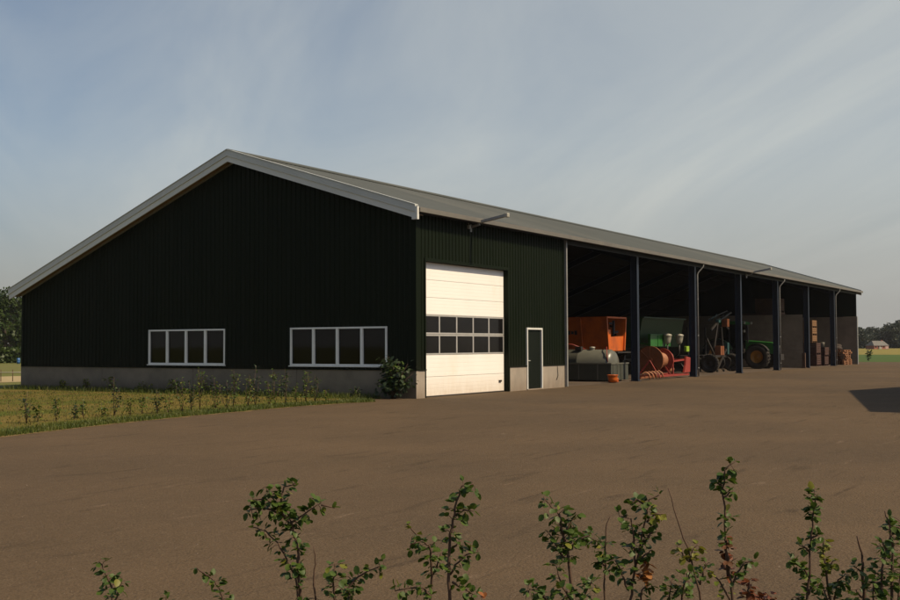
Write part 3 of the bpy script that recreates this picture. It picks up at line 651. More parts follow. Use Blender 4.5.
for x in (26.8, 28.3, 30.1, 31.8): m_.bar((x, 4.6, .75), (x, 4.6, 1.45), .12); m_.bar((x, 4.6, .75), (x, 3.3, .5), .08); m_.tube([(x, 3.3, .52), (x, 3.1, .25), (x, 3.25, .04)], .04, 6)
rel(gi, m_, 'frame', M['dark'])
for x in (26.9, 31.7): wheel('wheel', gi, (x-28.6, 5.4-5, .62), .62, .34, M['green'])

# dark folded cultivator
cu = empty('folded_cultivator', (35.0, 3.0, 0), label='dark folded cultivator with small orange boxes between two posts', cat='implement')
m_ = MB()
def fb(a, b, t=.09): m_.bar(a, b, t)
fb((32.2, 2.2, .9), (37.2, 2.2, .9), .14); fb((32.2, 3.6, .9), (37.2, 3.6, .9), .14)
for x in (32.3, 33.8, 35.3, 36.9): fb((x, 2.2, .9), (x, 3.6, .9)); fb((x, 3.6, .9), (x, 3.6, 2.6), .07)
fb((32.4, 2.0, 1.95), (34.6, 2.0, .35), .10); fb((33.2, 2.0, 2.4), (35.8, 2.1, 3.3), .09); fb((33.8, 2.1, 1.0), (34.4, 2.0, 2.9), .10); fb((34.4, 2.0, 2.9), (36.6, 1.9, 3.5), .08); fb((33.0, 2.1, 3.0), (36.8, 2.2, 3.6), .05)
fb((34.0, 1.9, .2), (35.6, 1.9, 1.3), .08); fb((35.4, 2.0, .9), (35.0, 2.0, 2.6), .09); fb((35.0, 2.0, 3.1), (36.4, 2.0, 2.5), .07)
rel(cu, m_, 'frame', M['dark'])
for k in range(9):
    x = 32.4+k*.58; m_ = MB(); yy = 2.2 if k % 2 else 3.4
    m_.tube([(x, yy, .9), (x, yy-.25, .75), (x, yy-.30, .45), (x, yy-.1, .18), (x, yy-.22, .02)], .028, 6); m_.box(x-.07, x+.07, yy-.28, yy-.20, .0, .14); rel(cu, m_, 'tine', M['dark'])
for (x, y, z, a, b) in ((35.3, 1.8, 2.62, .34, .46), (34.0, 1.75, .98, .62, .52)):
    m_ = MB(); m_.box(x-a/2, x+a/2, y-.15, y+.2, z, z+b)
    for q in (.33, .66): m_.box(x-a/2+a*q-.02, x-a/2+a*q+.02, y-.17, y-.152, z, z+b)
    rel(cu, m_, 'seed_box', M['rust'], .02)
m_ = MB(); m_.box(34.35, 34.7, 1.9, 2.1, 2.85, 3.02); rel(cu, m_, 'cover', M['tealp'], .02); m_ = MB(); m_.box(36.2, 36.5, 2., 2.2, 1.0, 1.7); rel(cu, m_, 'cover', M['tealp'], .02)
m_ = MB()
for k in range(6): m_.tube([(33.0+k*.6, 2.1, 2.9+.1*math.sin(k)), (33.4+k*.6, 1.9, 3.2+.15*math.sin(k*2)), (33.9+k*.6, 2.1, 3.0+.1*math.cos(k))], .022, 6)
rel(cu, m_, 'hydraulic_hose', M['tealp'])
for x in (32.6, 36.6): wheel('wheel', cu, (x-35, 1.9-3, .52), .52, .28, M['dark'])

# tractor, nose towards the yard
tr = empty('tractor', (44.0, 3.5, 0), label='green tractor with yellow wheel rims parked nose out between posts', cat='tractor')
m_ = MB()       # hood
m_.prism([(1.25, .95), (1.15, 1.25), (1.22, 1.58), (1.45, 1.72), (3.2, 1.86), (3.2, 1.1), (1.9, 1.0)], 0, 43.62, 44.38)
rel(tr, m_, 'hood', M['green'], .05)
m_ = MB(); m_.box(43.70, 44.30, 1.13, 1.16, 1.02, 1.52); rel(tr, m_, 'grille', M['dark'])
for x in (43.78, 44.22):
    m_ = MB(); m_.box(x-.08, x+.08, 1.10, 1.15, 1.36, 1.50); rel(tr, m_, 'headlight', M['whitep'], .01)
m_ = MB(); m_.box(43.75, 44.25, 1.4, 5.2, .62, 1.0); m_.box(43.6, 44.4, .9, 1.35, .55, .95); m_.box(43.1, 44.9, 2.18, 2.34, .72, .88); m_.box(43.2, 44.8, 4.75, 5.05, .8, 1.05); m_.tube([(43.5, 3.0, 1.7), (43.5, 3.0, 2.7), (43.5, 3.05, 2.85)], .05, 10)
rel(tr, m_, 'chassis', M['dark'], .02)
m_ = MB(); 
for z in (1.25, 3.0):
    pass
for x in (43.3, 44.7):
    m_.bar((x, 3.25, 1.2), (x, 3.45, 2.9), .07); m_.bar((x, 4.9, 1.6), (x, 4.75, 2.9), .07); m_.bar((x, 4.15, 1.2), (x, 4.15, 2.9), .06)
m_.box(43.3, 44.7, 3.2, 5.0, 1.1, 1.3)
rel(tr, m_, 'cab_frame', M['dark'])
m_ = MB(); m_.prism([(3.22, 2.9), (5.0, 2.9), (4.95, 3.05), (4.6, 3.12), (3.4, 3.12), (3.2, 3.02)], 0, 43.2, 44.8); rel(tr, m_, 'cab_roof', M['green'], .03)
m_ = MB(); m_.add([(43.3, 3.28, 1.3), (43.3, 4.88, 1.6), (43.3, 4.74, 2.9), (43.3, 3.46, 2.9)], [(0, 1, 2, 3)]); m_.add([(43.34, 3.25, 1.3), (44.66, 3.25, 1.3), (44.66, 3.44, 2.9), (43.34, 3.44, 2.9)], [(0, 1, 2, 3)]); m_.add([(44.7, 3.28, 1.3), (44.7, 4.88, 1.6), (44.7, 4.74, 2.9), (44.7, 3.46, 2.9)], [(0, 1, 2, 3)]); rel(tr, m_, 'cab_glass', M['glass'])
for x, z in ((43.25, 3.0), (44.75, 3.0), (43.18, 2.45)):
    m_ = MB(); m_.box(x-.09, x+.09, 3.08, 3.18, z-.08, z+.08); m_.bar((x, 3.18, z), (x, 3.4, z), .03); rel(tr, m_, 'work_light', M['whitep'], .02)
for s_ in (-1, 1):
    m_ = MB()
    pts = [(4.9+1.02*math.cos(a), .95+1.02*math.sin(a)) for a in [math.pi*(.15+.75*i/10) for i in range(11)]]; pi_ = [(4.9+.98*math.cos(a), .95+.98*math.sin(a)) for a in [math.pi*(.9-.75*i/10) for i in range(11)]]
    m_.prism(pts+pi_, 0, 44+s_*.6, 44+s_*1.15); rel(tr, m_, 'rear_fender', M['green_d'])
    m_ = MB()
    pts = [(2.26+.84*math.cos(a), .8+.84*math.sin(a)) for a in [math.pi*(.25+.6*i/10) for i in range(11)]]; pi_ = [(2.26+.81*math.cos(a), .8+.81*math.sin(a)) for a in [math.pi*(.85-.6*i/10) for i in range(11)]]
    m_.prism(pts+pi_, 0, 44+s_*.72, 44+s_*1.12); rel(tr, m_, 'front_fender', M['dark'])
    wheel('front_wheel', tr, (s_*.92, 2.26-3.5, .78), .78, .42, M['yel'], ratio=.52)
    wheel('rear_wheel', tr, (s_*.9, 4.9-3.5, .95), .95, .5, M['yel'], ratio=.55)
m_ = MB(); m_.box(46.55, 46.72, .1, .3, 0, 1.0); m_.box(46.50, 46.77, .05, .35, 0, .04)
bo = m_.build('bollard', M['wood_m']); tag(bo, 'short brown bollard beside the fifth shed post near the tractor', 'bollard')

# crates and pallets in the last bays
def crate_mesh(w_, d, h, m, name='wooden_crate'):
    mb = MB(); nb = max(3, int(h/.14)); t = .025
    for k in range(nb):
        z0 = .12+k*(h-.12)/nb; z1 = z0+(h-.12)/nb-.02
        mb.box(-w_/2, w_/2, -d/2, -d/2+t, z0, z1); mb.box(-w_/2, w_/2, d/2-t, d/2, z0, z1)
        mb.box(-w_/2, -w_/2+t, -d/2+t, d/2-t, z0, z1); mb.box(w_/2-t, w_/2, -d/2+t, d/2-t, z0, z1)
    for sx in (-1, 1):
        for sy in (-1, 1): mb.box(sx*w_/2-.05*(sx > 0)-.0, sx*w_/2+.05*(sx < 0), sy*(d/2-.028)-.04, sy*(d/2-.028)+.04, .1, h) if 0 else mb.box(sx*(w_/2-.07)-.04, sx*(w_/2-.07)+.04, sy*(d/2-.055)-.028, sy*(d/2-.055)+.028, .1, h)
    mb.box(-w_/2+.03, w_/2-.03, -d/2+.03, d/2-.03, .10, .12)
    for x in (-w_/2+.05, 0, w_/2-.05): mb.box(x-.05, x+.05, -d/2, d/2, 0, .098)
    return mb.build(name, m)
def stack(x, y, n, w_, d, h, m, group, labels, rz=0):
    o = crate_mesh(w_, d, h, m)
    for k in range(n):
        c = o if k == 0 else o.copy()
        if k: COL.objects.link(c)
        c.location = (x+rnd.uniform(-.03, .03), y+rnd.uniform(-.03, .03), k*(h+.004)); c.rotation_euler = (0, 0, rz+rnd.uniform(-.02, .02))
        tag(c, labels[k], 'crate', group)
ordn = ['bottom', 'second', 'third', 'fourth', 'topmost']
stack(48.8, 3.0, 5, 1.5, 1.6, .95, M['wood_m'], 'crates behind the concrete partition', ['weathered brown crate, %s in the tall stack rising behind the partition' % (o if o in ('bottom', 'topmost') else o+' from bottom') for o in ordn])
stack(50.6, 4.8, 4, 1.5, 1.6, .95, M['wood_m'], 'crates behind the concrete partition', ['weathered brown crate, %s in the stack deeper behind the partition' % (o if o == 'bottom' else o+' from bottom') for o in ordn[:4]])
stack(53.8, 1.55, 2, 1.3, 1.2, .84, M['wood_d'], 'dark red crates', ['dark red crate on the floor under the pale crates', 'second dark red crate directly carrying the pale crates'])
o = crate_mesh(1.2, .7, .54, M['wood'])
for k in range(3):
    c = o if k == 0 else o.copy()
    if k: COL.objects.link(c)
    c.location = (53.6, 1.5, 1.69+k*.545); c.rotation_euler = (0, 0, rnd.uniform(-.03, .03))
    tag(c, ['pale wooden crate resting on the dark red crates', 'middle pale wooden crate in the tall mixed stack', 'pale wooden crate on top of the tall mixed stack'][k], 'crate', 'pale wooden crates')
o = crate_mesh(1.2, 1.0, .68, M['wood_d'])
for k, (x, y, z) in enumerate(((55.6, 1.3, 0), (55.7, 1.3, .684), (56.2, 2.6, 0))):
    c = o if k == 0 else o.copy()
    if k: COL.objects.link(c)
    c.location = (x, y, z)
    tag(c, ['low dark red crate just left of the last downpipe', 'dark red crate set on the low one left of the last downpipe', 'single dark red crate set back behind the low crates'][k], 'crate', 'low dark red crates')
m_ = MB(); m_.lathe([(.001, 0), (.16, 0), (.19, .3), (.21, .33), (.001, .34)], 14)
pt = m_.build('white_tub', M['whitep']); pt.location = (55.7, 1.15, 1.37); tag(pt, 'small pale tub on the dark red crates', 'tub')
mb = MB()
for k in range(7): mb.box(-.6+k*.185, -.6+k*.185+.12, -.5, .5, .118, .14)
for y in (-.47, 0, .47): mb.box(-.6, .6, y-.05, y+.05, .096, .117); mb.box(-.6, .6, y-.05, y+.05, 0, .02); [mb.box(x-.07, x+.07, y-.05, y+.05, .02, .096) for x in (-.53, 0, .53)]
pal = mb.build('pallet', mat('orange_brown_pallet_wood', (.26, .115, .048), (.18, .08, .034), scale=3, rough=.85))
npal = 8
for k in range(npal):
    c = pal if k == 0 else pal.copy()
    if k: COL.objects.link(c)
    c.location = (60.0+rnd.uniform(-.06, .06), 1.0+rnd.uniform(-.05, .05), k*.142); c.rotation_euler = (0, 0, rnd.uniform(-.08, .08)); c.scale = (1.9, 1.5, 1)
    pos = ['lowest on the floor', 'second from the floor', 'third from the floor', 'fourth from the floor', 'fourth from the top', 'third from the top', 'second from the top', 'uppermost, carrying the dark sacks'][k]
    tag(c, 'wooden pallet in the far end bay stack, '+pos, 'pallet', 'pallets stacked by the end wall')
for k, (x, y, z, s) in enumerate(((59.7, .95, 1.138, .38), (60.35, 1.1, 1.138, .34), (60.0, 1.0, 1.34, .32))):
    mb = MB(); vs = []; n = 14
    prof = [(.05, 0), (.8, .02), (1, .3), (.95, .6), (.7, .85), (.3, .98), (.001, 1)]
    mb.lathe([(r_*s, h_*s*.8) for r_, h_ in prof], 16)
    mb.v = [(v[0]*1.15+.05*noise.noise((v[0]*5, v[1]*5, v[2]*5+k)), v[1]+.05*noise.noise((v[0]*5+9, v[1]*5, v[2]*5)), v[2]) for v in mb.v]
    o = mb.build('sack', M['sack']); o.location = (x, y, z)
    tag(o, ['left dark sack slumped on the pallet stack', 'right dark sack slumped on the pallet stack', 'dark sack heaped on top of the two other sacks'][k], 'sack', 'dark sacks on the pallets')

# second barn across the yard (outside the frame, throws its shadow on the yard)
b2 = empty('field_barn', (12.0, -17.0, 0), label='dark green gabled barn across the yard, just outside the right picture edge', cat='barn')
m_ = MB(); m_.prism([(.1, 0), (23.6, 0), (23.6, 4.2), (12.0, 7.35), (.1, 4.1)], 1, -34, -17.25); rel(b2, m_, 'wall', M['clad'])
m_ = MB(); m_.prism([(-.15, 4.15), (12.0, 7.5), (12.0, 7.65), (-.15, 4.3)], 1, -34.3, -17.0); m_.prism([(12.0, 7.5), (23.9, 4.25), (23.9, 4.4), (12.0, 7.65)], 1, -34.3, -17.0); rel(b2, m_, 'roof', M['roof'])
m_ = MB(); m_.box(9.5, 14, -17.24, -17.18, 0, 4.0); rel(b2, m_, 'door', M['door'])

# ------------------------------------------------------------------ vegetation
def leaf(mb, p, d, up, L_, w_, bend=.25):
    """one oval leaf: pointed, folded along its midrib"""
    d = d.normalized(); s = d.cross(up)
    if s.length < 1e-4: s = Vector((1, 0, 0))
    s.normalize(); u = s.cross(d).normalized()
    q = lambda t, k, e: p+d*(L_*t)+s*(w_*k)+u*(e*L_)
    vs = [q(0, 0, 0), q(.16, .34, .03), q(.45, .50, .02), (q(.8, .34, -bend*.5)), q(1, 0, -bend), q(.8, -.34, -bend*.5), q(.45, -.50, .02), q(.16, -.34, .03), q(.5, 0, -.07)]
    mb.add(vs, [(i, (i+1) % 8, 8) for i in range(8)], True)
def rv(r=rnd):
    while True:
        v = Vector((r.uniform(-1, 1), r.uniform(-1, 1), r.uniform(-1, 1)))
        if .1 < v.length < 1: return v.normalized()
def at(px, py, d):
    return CAM+cF*d+cR*((px-450)/F_PX*d)+cU*((300-py)/F_PX*d)
def sapling(label, d, lines, size=.0225, mats=None):
    """lines: list of dict(p=[(px,py)..], l=leaf spacing px, sp=spread px, m=material idx, w=stem radius, t=(t0,t1))"""
    base = at(lines[0]['p'][-1][0], 600, d); base.z = 0
    root = empty('hedge_sapling', base, label=label, cat='sapling', group='hedge saplings at the near edge of the yard')
    st = MB(); fo = MB(); px = d/F_PX
    for li, ln in enumerate(lines):
        w_ = ln.get('w', .0035); pts = []; n = len(ln['p'])
        doff = ln.get('d', rnd.uniform(-.12, .12) if li else 0)
        for i, (x, y) in enumerate(ln['p']):
            k = 1-i/max(1, n-1)
            pts.append(at(x, y, d+doff*(k if ln.get('root', True) else 1))-base)
        if ln.get('root', True):   # main stems run down to the soil
            lo = pts[-1]; pts += [Vector((lo.x*.75, lo.y*.75, lo.z*.66)), Vector((lo.x*.4, lo.y*.4, lo.z*.33)), Vector((lo.x*.2, lo.y*.2, -.02))]
        # smooth by subdivision
        sp_ = []
        for a, b in zip(pts[:-1], pts[1:]):
            for k in range(3):
                t = k/3; v = a.lerp(b, t)
                if k: v += Vector((rnd.uniform(-1, 1), rnd.uniform(-1, 1), 0))*.0035
                sp_.append(v)
        sp_.append(pts[-1])
        st.tube(sp_, w_*.45, 6, r1=w_*(1.7 if ln.get('root', True) else 1.0))
        # leaves
        l = ln.get('l', 5.5); spread = ln.get('sp', 7)*px; t0, t1 = ln.get('t', (0, 1))
        tot = sum((b-a).length for a, b in zip(sp_[:-1], sp_[1:])); acc = 0; nxt = t0*tot
        if l <= 0: continue
        ang = rnd.uniform(0, 6)
        for a, b in zip(sp_[:-1], sp_[1:]):
            sl_ = (b-a).length
            while nxt < acc+sl_ and nxt <= t1*tot:
                p = a.lerp(b, (nxt-acc)/max(1e-6, sl_)); ax = (a-b).normalized()
                for rep in range(ln.get('rep', 2)):
                    ang += 2.4+rnd.uniform(-.5, .5)
                    side = Matrix.Rotation(ang, 3, ax) @ ax.orthogonal().normalized()
                    side = (side+Vector((0, 0, rnd.uniform(-.15, .45)))).normalized()
                    L2 = spread*rnd.uniform(.25, 1.15); q = p+side*L2+Vector((0, 0, -.1*L2))
                    if L2 > .012: st.tube([p, p.lerp(q, .55)+Vector((0, 0, .003)), q], .0009, 4, cap=False)
                    tw = 1 if L2 < spread*.65 else 2
                    for z in range(tw+(rnd.random() < .75)):
                        fo.cur = ln.get('m', 0) if rnd.random() > .12 else (1 if ln.get('m', 0) == 0 and rnd.random() < .4 else ln.get('m', 0))
                        dirn = (side+rv()*.75+Vector((0, 0, -.1))).normalized(); sz = size*rnd.uniform(.6, 1.15)*ln.get('s', 1)
                        leaf(fo, q-side*L2*.28*z, dirn, (Vector((0, 0, 1))+rv()*.6).normalized(), sz, sz*rnd.uniform(.72, .9), rnd.uniform(.05, .3))
                nxt += l*px*rnd.uniform(.7, 1.35)
            acc += sl_
    st.build('stem', M['stem'], root, fix=False)
    fo.build('foliage', [M['leaf'], M['leaf_y'], M['leaf_r'], M['leaf_o']], root, fix=False)
    return root
def Ln(p, **k): return dict(p=p, **k)
sapling('small bushy sapling with yellow tip, leftmost in the foreground', 3.1, [Ln([(99, 561), (105, 573), (112, 588), (114, 606)], l=4, sp=8), Ln([(122, 578), (118, 592), (114, 606)], l=4, sp=8, root=False)])
sapling('short sapling top with bare side twig, between leftmost sapling and wide sapling', 3.3, [Ln([(207, 575), (215, 581), (220, 592), (225, 606)], l=5, sp=7), Ln([(197, 568), (207, 576)], l=9, sp=2, rep=1, root=False), Ln([(166, 598), (166, 608)], l=4, sp=5)])
sapling('wide crowned foreground sapling with spreading leafy top, third from left', 3.1, [
    Ln([(285, 507), (291, 522), (296, 540), (299, 562), (301, 604)], l=6, sp=7, t=(0, .12), w=.004),
    Ln([(266, 487), (272, 497), (279, 508), (288, 521), (292, 534)], l=4.5, sp=8, root=False, d=0),
    Ln([(297, 484), (284, 487), (281, 500), (279, 508)], l=5, sp=5, root=False, d=0), Ln([(247, 511), (260, 508), (272, 510), (284, 516)], l=4.5, sp=6, root=False, d=0),
    Ln([(253, 500), (266, 499), (277, 505)], l=6, sp=4, root=False, d=0), Ln([(321, 503), (310, 510), (300, 517), (290, 524)], l=4, sp=7, root=False, d=0), Ln([(335, 508), (321, 505)], l=9, sp=2, rep=1, root=False, d=0),
    Ln([(252, 527), (266, 531), (278, 543), (287, 560), (296, 580), (300, 604)], l=5, sp=8, t=(0, .8), root=False, d=0), Ln([(302, 545), (297, 560), (300, 600)], l=6, sp=5, root=False, d=0)])
sapling('low sapling with bare upright twig and long leafy right branch, right of wide sapling', 3.2, [
    Ln([(314, 546), (315, 560), (314, 575), (316, 604)], l=5, sp=8, t=(.15, .3), w=.003),
    Ln([(384, 565), (368, 571), (355, 580), (342, 596)], l=4, sp=6, root=False), Ln([(335, 564), (333, 580), (335, 604)], l=4, sp=10, t=(0, .3)), Ln([(350, 578), (348, 604)], l=4, sp=9, t=(0, .3))])
sapling('dense foreground sapling with yellow twig tip, left of tall central sapling', 3.2, [
    Ln([(408, 524), (414, 532), (420, 541)], l=7, sp=2, m=1, rep=1, root=False), Ln([(411, 544), (422, 541), (429, 546), (431, 562), (430, 604)], l=4.2, sp=8, t=(0, .14)),
    Ln([(395, 591), (410, 588), (424, 588), (431, 598)], l=4, sp=7, root=False), Ln([(441, 553), (438, 562), (433, 575)], l=4, sp=6, root=False)])
sapling('tall narrow leafy sapling in front of the middle of the yard', 3.0, [
    Ln([(473, 484), (462, 486), (457, 500), (455, 514), (450, 534), (449, 570), (450, 604)], l=4.4, sp=10, t=(0, .16), w=.004),
    Ln([(474, 511), (464, 510), (456, 516)], l=4.5, sp=4, root=False, d=0), Ln([(478, 552), (466, 555), (455, 565), (450, 575)], l=4, sp=6, root=False, d=0), Ln([(462, 540), (452, 548)], l=4, sp=4, root=False, d=0),
    Ln([(476, 596), (462, 588), (452, 582)], l=3.8, sp=9, root=False, d=0), Ln([(486, 600), (478, 606)], l=5, sp=5, m=3, root=False)])
sapling('broad bushy sapling with arched tip, right of tall central sapling', 3.1, [
    Ln([(544, 497), (551, 507), (559, 514), (561, 530), (568, 556), (572, 604)], l=3.8, sp=11, t=(0, .17), w=.004),
    Ln([(600, 543), (588, 536), (578, 540), (570, 550)], l=4, sp=8, root=False, d=0), Ln([(576, 514), (570, 524), (563, 536)], l=4, sp=6, root=False, d=0), Ln([(590, 534), (580, 533), (570, 540)], l=4, sp=6, root=False),
    Ln([(547, 531), (556, 545), (566, 560)], l=4, sp=7, root=False, d=0), Ln([(556, 565), (560, 580), (570, 600)], l=4, sp=8, root=False), Ln([(528, 588), (540, 592), (548, 604)], l=4, sp=7), Ln([(592, 582), (586, 592), (580, 606)], l=4, sp=8)])
sapling('thin sapling with bare bent tip twig, between two bushy saplings', 3.3, [
    Ln([(611, 515), (606, 528), (605, 548), (605, 604)], l=4.5, sp=8, t=(.08, .15), w=.003), Ln([(616, 565), (608, 572)], l=4, sp=7, root=False, d=0), Ln([(599, 556), (605, 566)], l=4, sp=6, root=False, d=0)])
sapling('airy sapling with curled top leaves and one orange leaf cluster', 3.1, [
    Ln([(660, 494), (649, 500), (647, 515), (641, 540), (634, 575), (629, 604)], l=6, sp=6, t=(0, .15), w=.0035),
    Ln([(630, 505), (636, 499), (645, 505)], l=4.5, sp=3, root=False, d=0), Ln([(619, 516), (631, 519), (634, 540), (636, 570)], l=4.2, sp=7, root=False, d=0),
    Ln([(657, 531), (650, 534), (644, 545)], l=4.5, sp=5, root=False, d=0), Ln([(652, 550), (646, 554), (638, 562)], l=4.5, sp=5, root=False, d=0), Ln([(664, 514), (655, 514), (647, 522)], l=5, sp=4, m=1, root=False, d=0),
    Ln([(647, 564), (645, 573), (640, 580)], l=2.6, sp=5, m=3, root=False, d=0, s=1.1), Ln([(615, 560), (622, 575), (628, 590)], l=5, sp=5, root=False, d=0), Ln([(650, 584), (642, 590), (640, 606)], l=4, sp=6)])
sapling('sapling with long bare reddish twig and yellowish leaves, left of tallest sapling', 3.2, [
    Ln([(668, 488), (677, 519), (688, 548), (693, 568), (701, 604)], l=0, w=.003), Ln([(677, 547), (683, 556), (690, 562)], l=4, sp=5, m=1, root=False, d=0), Ln([(697, 545), (692, 553), (690, 562)], l=4, sp=5, m=1, root=False, d=0),
    Ln([(690, 572), (684, 585), (682, 606)], l=3.8, sp=11, t=(0, .3)), Ln([(672, 580), (668, 606)], l=3.8, sp=10, t=(0, .25)), Ln([(708, 563), (703, 570), (700, 585)], l=4, sp=8, root=False)])
sapling('tallest foreground sapling with green tip and red leaves lower on its stem', 3.0, [
    Ln([(735, 462), (725, 469), (722, 490), (725, 515), (726, 542), (729, 566), (733, 604)], l=6.2, sp=6, t=(0, .085), w=.0035),
    Ln([(725, 514), (726, 522)], l=3, sp=9, root=False, d=0), Ln([(733, 491), (723, 498)], l=4.5, sp=4, root=False, d=0), Ln([(716, 482), (722, 486)], l=3.5, sp=4, root=False, d=0), Ln([(725, 535), (726, 542)], l=3.5, sp=7, root=False, d=0),
    Ln([(727, 543), (726, 555), (728, 580)], l=4.5, sp=5, m=2, root=False, d=0), Ln([(756, 560), (744, 563), (736, 574), (732, 590)], l=4.5, sp=4, t=(0, .8), root=False, d=0), Ln([(710, 572), (720, 582), (730, 600)], l=9, sp=4, m=1, root=False, d=0)])
sapling('red leaved shoots low in the foreground, right of tallest sapling', 3.1, [Ln([(749, 580), (748, 590), (746, 606)], l=3, sp=5, m=2), Ln([(768, 594), (766, 608)], l=3, sp=6, m=2)])
sapling('slender upright sapling with tiered leaf whorls, in the right foreground', 3.1, [
    Ln([(815, 489), (814, 510), (811, 535), (810, 560), (807, 604)], l=9, sp=3, t=(0, .08), w=.0032), Ln([(815, 492), (814, 500)], l=2.6, sp=6, root=False, d=0), Ln([(814, 507), (813, 514)], l=2.4, sp=8, root=False, d=0),
    Ln([(819, 535), (811, 538)], l=3, sp=4, root=False, d=0), Ln([(799, 545), (804, 547), (810, 552)], l=4, sp=3, root=False, d=0), Ln([(790, 560), (798, 565), (806, 572), (808, 580)], l=4, sp=4, root=False, d=0), Ln([(820, 583), (812, 588), (808, 595)], l=3.5, sp=5, root=False, d=0), Ln([(795, 597), (803, 604)], l=3.5, sp=6, root=False, d=0)])
sapling('sapling with yellow leafy tip beside the slender whorled sapling', 3.2, [
    Ln([(824, 541), (823, 555), (826, 570), (832, 606)], l=4.2, sp=4, m=1, t=(0, .1)), Ln([(836, 559), (829, 566), (826, 574)], l=4, sp=4, m=1, root=False, d=0), Ln([(845, 574), (838, 580), (834, 600)], l=3.8, sp=9, root=False, d=0), Ln([(824, 585), (828, 606)], l=3.8, sp=9)])
sapling('thick bare brown twig with a few low leaves in the right foreground', 3.2, [Ln([(857, 536), (862, 553), (862, 572), (864, 604)], l=0, w=.005), Ln([(853, 566), (861, 572)], l=4, sp=4, root=False, d=0), Ln([(856, 590), (862, 598)], l=4, sp=8, root=False)])
sapling('dense bushy sapling cut by the right edge of the foreground', 3.1, [
    Ln([(885, 511), (890, 527), (893, 550), (892, 604)], l=0, w=.004), Ln([(903, 523), (894, 532), (886, 545), (882, 570), (880, 606)], l=3.6, sp=13, t=(0, .2)), Ln([(912, 530), (902, 550), (898, 606)], l=3.6, sp=14, t=(0, .2)),
    Ln([(872, 575), (874, 606)], l=3.6, sp=12, t=(0, .2)), Ln([(882, 540), (890, 555)], l=4, sp=6, root=False), Ln([(889, 525), (900, 528)], l=3.6, sp=7, root=False)])
# soil bed and rough grass the saplings stand in
bedpts = []
a0 = at(-200, 300, 6.0); b0 = at(1100, 300, 6.0); a1 = at(-400, 300, 1.2); b1 = at(1300, 300, 1.2)
sheet('hedge_bed', [(a0.x, a0.y), (b0.x, b0.y), (b1.x, b1.y), (a1.x, a1.y)], .0, M['lawn'])

# young hedge plants along the lawn edge
def small_plant(loc, h, spread, n, dark, label, name='young_hedge_plant', group='young hedge plants along the lawn edge', lsz=.06, seed=0, stems=3):
    r = random.Random(seed)
    root = empty(name, loc, label=label, cat='plant', group=group)
    st = MB(); fo = MB()
    for k in range(stems):
        a = r.uniform(0, 6.28); tip = Vector((math.cos(a)*spread*r.uniform(.2, 1), math.sin(a)*spread*r.uniform(.2, 1), h*r.uniform(.65, 1)))
        if k == 0: tip = Vector((r.uniform(-.05, .05), r.uniform(-.05, .05), h))
        mid = tip*.5+Vector((r.uniform(-.04, .04), r.uniform(-.04, .04), 0))
        st.tube([Vector((0, 0, -.02)), mid, tip], .009, 5, r1=.003)
        for i in range(n//stems):
            t = r.uniform(.12, 1)**.8; p = (mid*(2*t) if t < .5 else mid.lerp(tip, 2*t-1)); o = rv(r); o.z *= .5
            q = p+o*spread*r.uniform(.1, .6)*(1.1-t*.5); sz = lsz*r.uniform(.6, 1.3)
            if r.random() < .3: st.tube([p, q], .003, 3, cap=False)
            fo.cur = 0 if r.random() > .25 else 1
            leaf(fo, q, (o+Vector((0, 0, .1))).normalized(), (Vector((0, 0, 1))+rv(r)*.7).normalized(), sz, sz*.75)
    st.build('stem', M['stem'], root, fix=False)
    mm = {0: [M['leaf'], M['leaf_y']], 1: [M['leaf_d'], M['leaf']], 2: [M['leaf_y'], M['leaf']]}[dark]
    fo.build('foliage', mm, root, fix=False)
    return root
row = [(-15.4, .9, .35), (-14.7, 1.0, .55), (-14.0, 1.35, .3), (-13.3, 1.4, .35), (-12.6, 1.45, .75), (-12.2, 1.6, .4), (-11.8, 1.5, .55), (-11.3, 1.55, .35), (-10.9, 1.7, .45), (-10.45, 1.6, .4), (-10.0, 1.75, 1.05), (-9.6, 1.65, .4), (-9.2, 1.7, .5), (-8.9, 1.5, .65), (-8.5, 1.55, .55), (-8.15, 1.45, .95), (-7.8, 1.5, .85), (-7.4, 1.6, 1.2), (-7.0, 1.45, .95), (-6.65, 1.4, .8), (-6.3, 1.5, 1.15), (-5.9, 1.35, .9), (-5.5, 1.45, 1.25), (-5.15, 1.3, .8), (-4.8, 1.4, 1.1), (-4.4, 1.35, 1.15), (-4.05, 1.25, .7), (-3.6, 1.3, 1.05), (-3.2, 1.3, .9), (-2.8, 1.2, .4)]
def px_of(p):
    v = Vector(p)-CAM; return 450+F_PX*v.dot(cR)/v.dot(cF)
spots = [(0, 'beyond the left picture edge'), (28, 'at the left edge, below the gable end'), (75, 'before the left part of the grey plinth'), (112, 'before the plinth, between gable end and left window strip'),
         (149, 'just left of the left window strip'), (168, 'under the first pane of the left window strip'), (188, 'under the second pane of the left window strip'), (207, 'under the third pane of the left window strip'),
         (227, 'under the last pane of the left window strip'), (248, 'just right of the left window strip'), (268, 'midway between the two window strips'), (290, 'just left of the right window strip'),
         (315, 'under the first pane of the right window strip'), (340, 'under the second pane of the right window strip'), (999, 'at the right end of the row')]
byspot = {}
for i, (x, y, h) in enumerate(row):
    p = px_of((x, y, 0)); sp_ = next(t for q, t in spots if p < q); byspot.setdefault(sp_, []).append(i)
for sp_, ids in byspot.items():
    o_ = sorted(ids, key=lambda i: -row[i][2]); words = [''] if len(ids) == 1 else ['taller ', 'shorter '] if len(ids) == 2 else ['tallest ', 'medium '] + ['small ']*(len(ids)-3) + ['shortest ']
    for i, wd in zip(o_, words):
        x, y, h = row[i]; h *= .86
        small_plant((x, y, 0), h, .10+h*.16, int(26+h*110), 1 if i % 3 == 1 else 0, (wd+'young hedge plant '+sp_), seed=i+3, stems=3 if h > .5 else 2, lsz=.055)
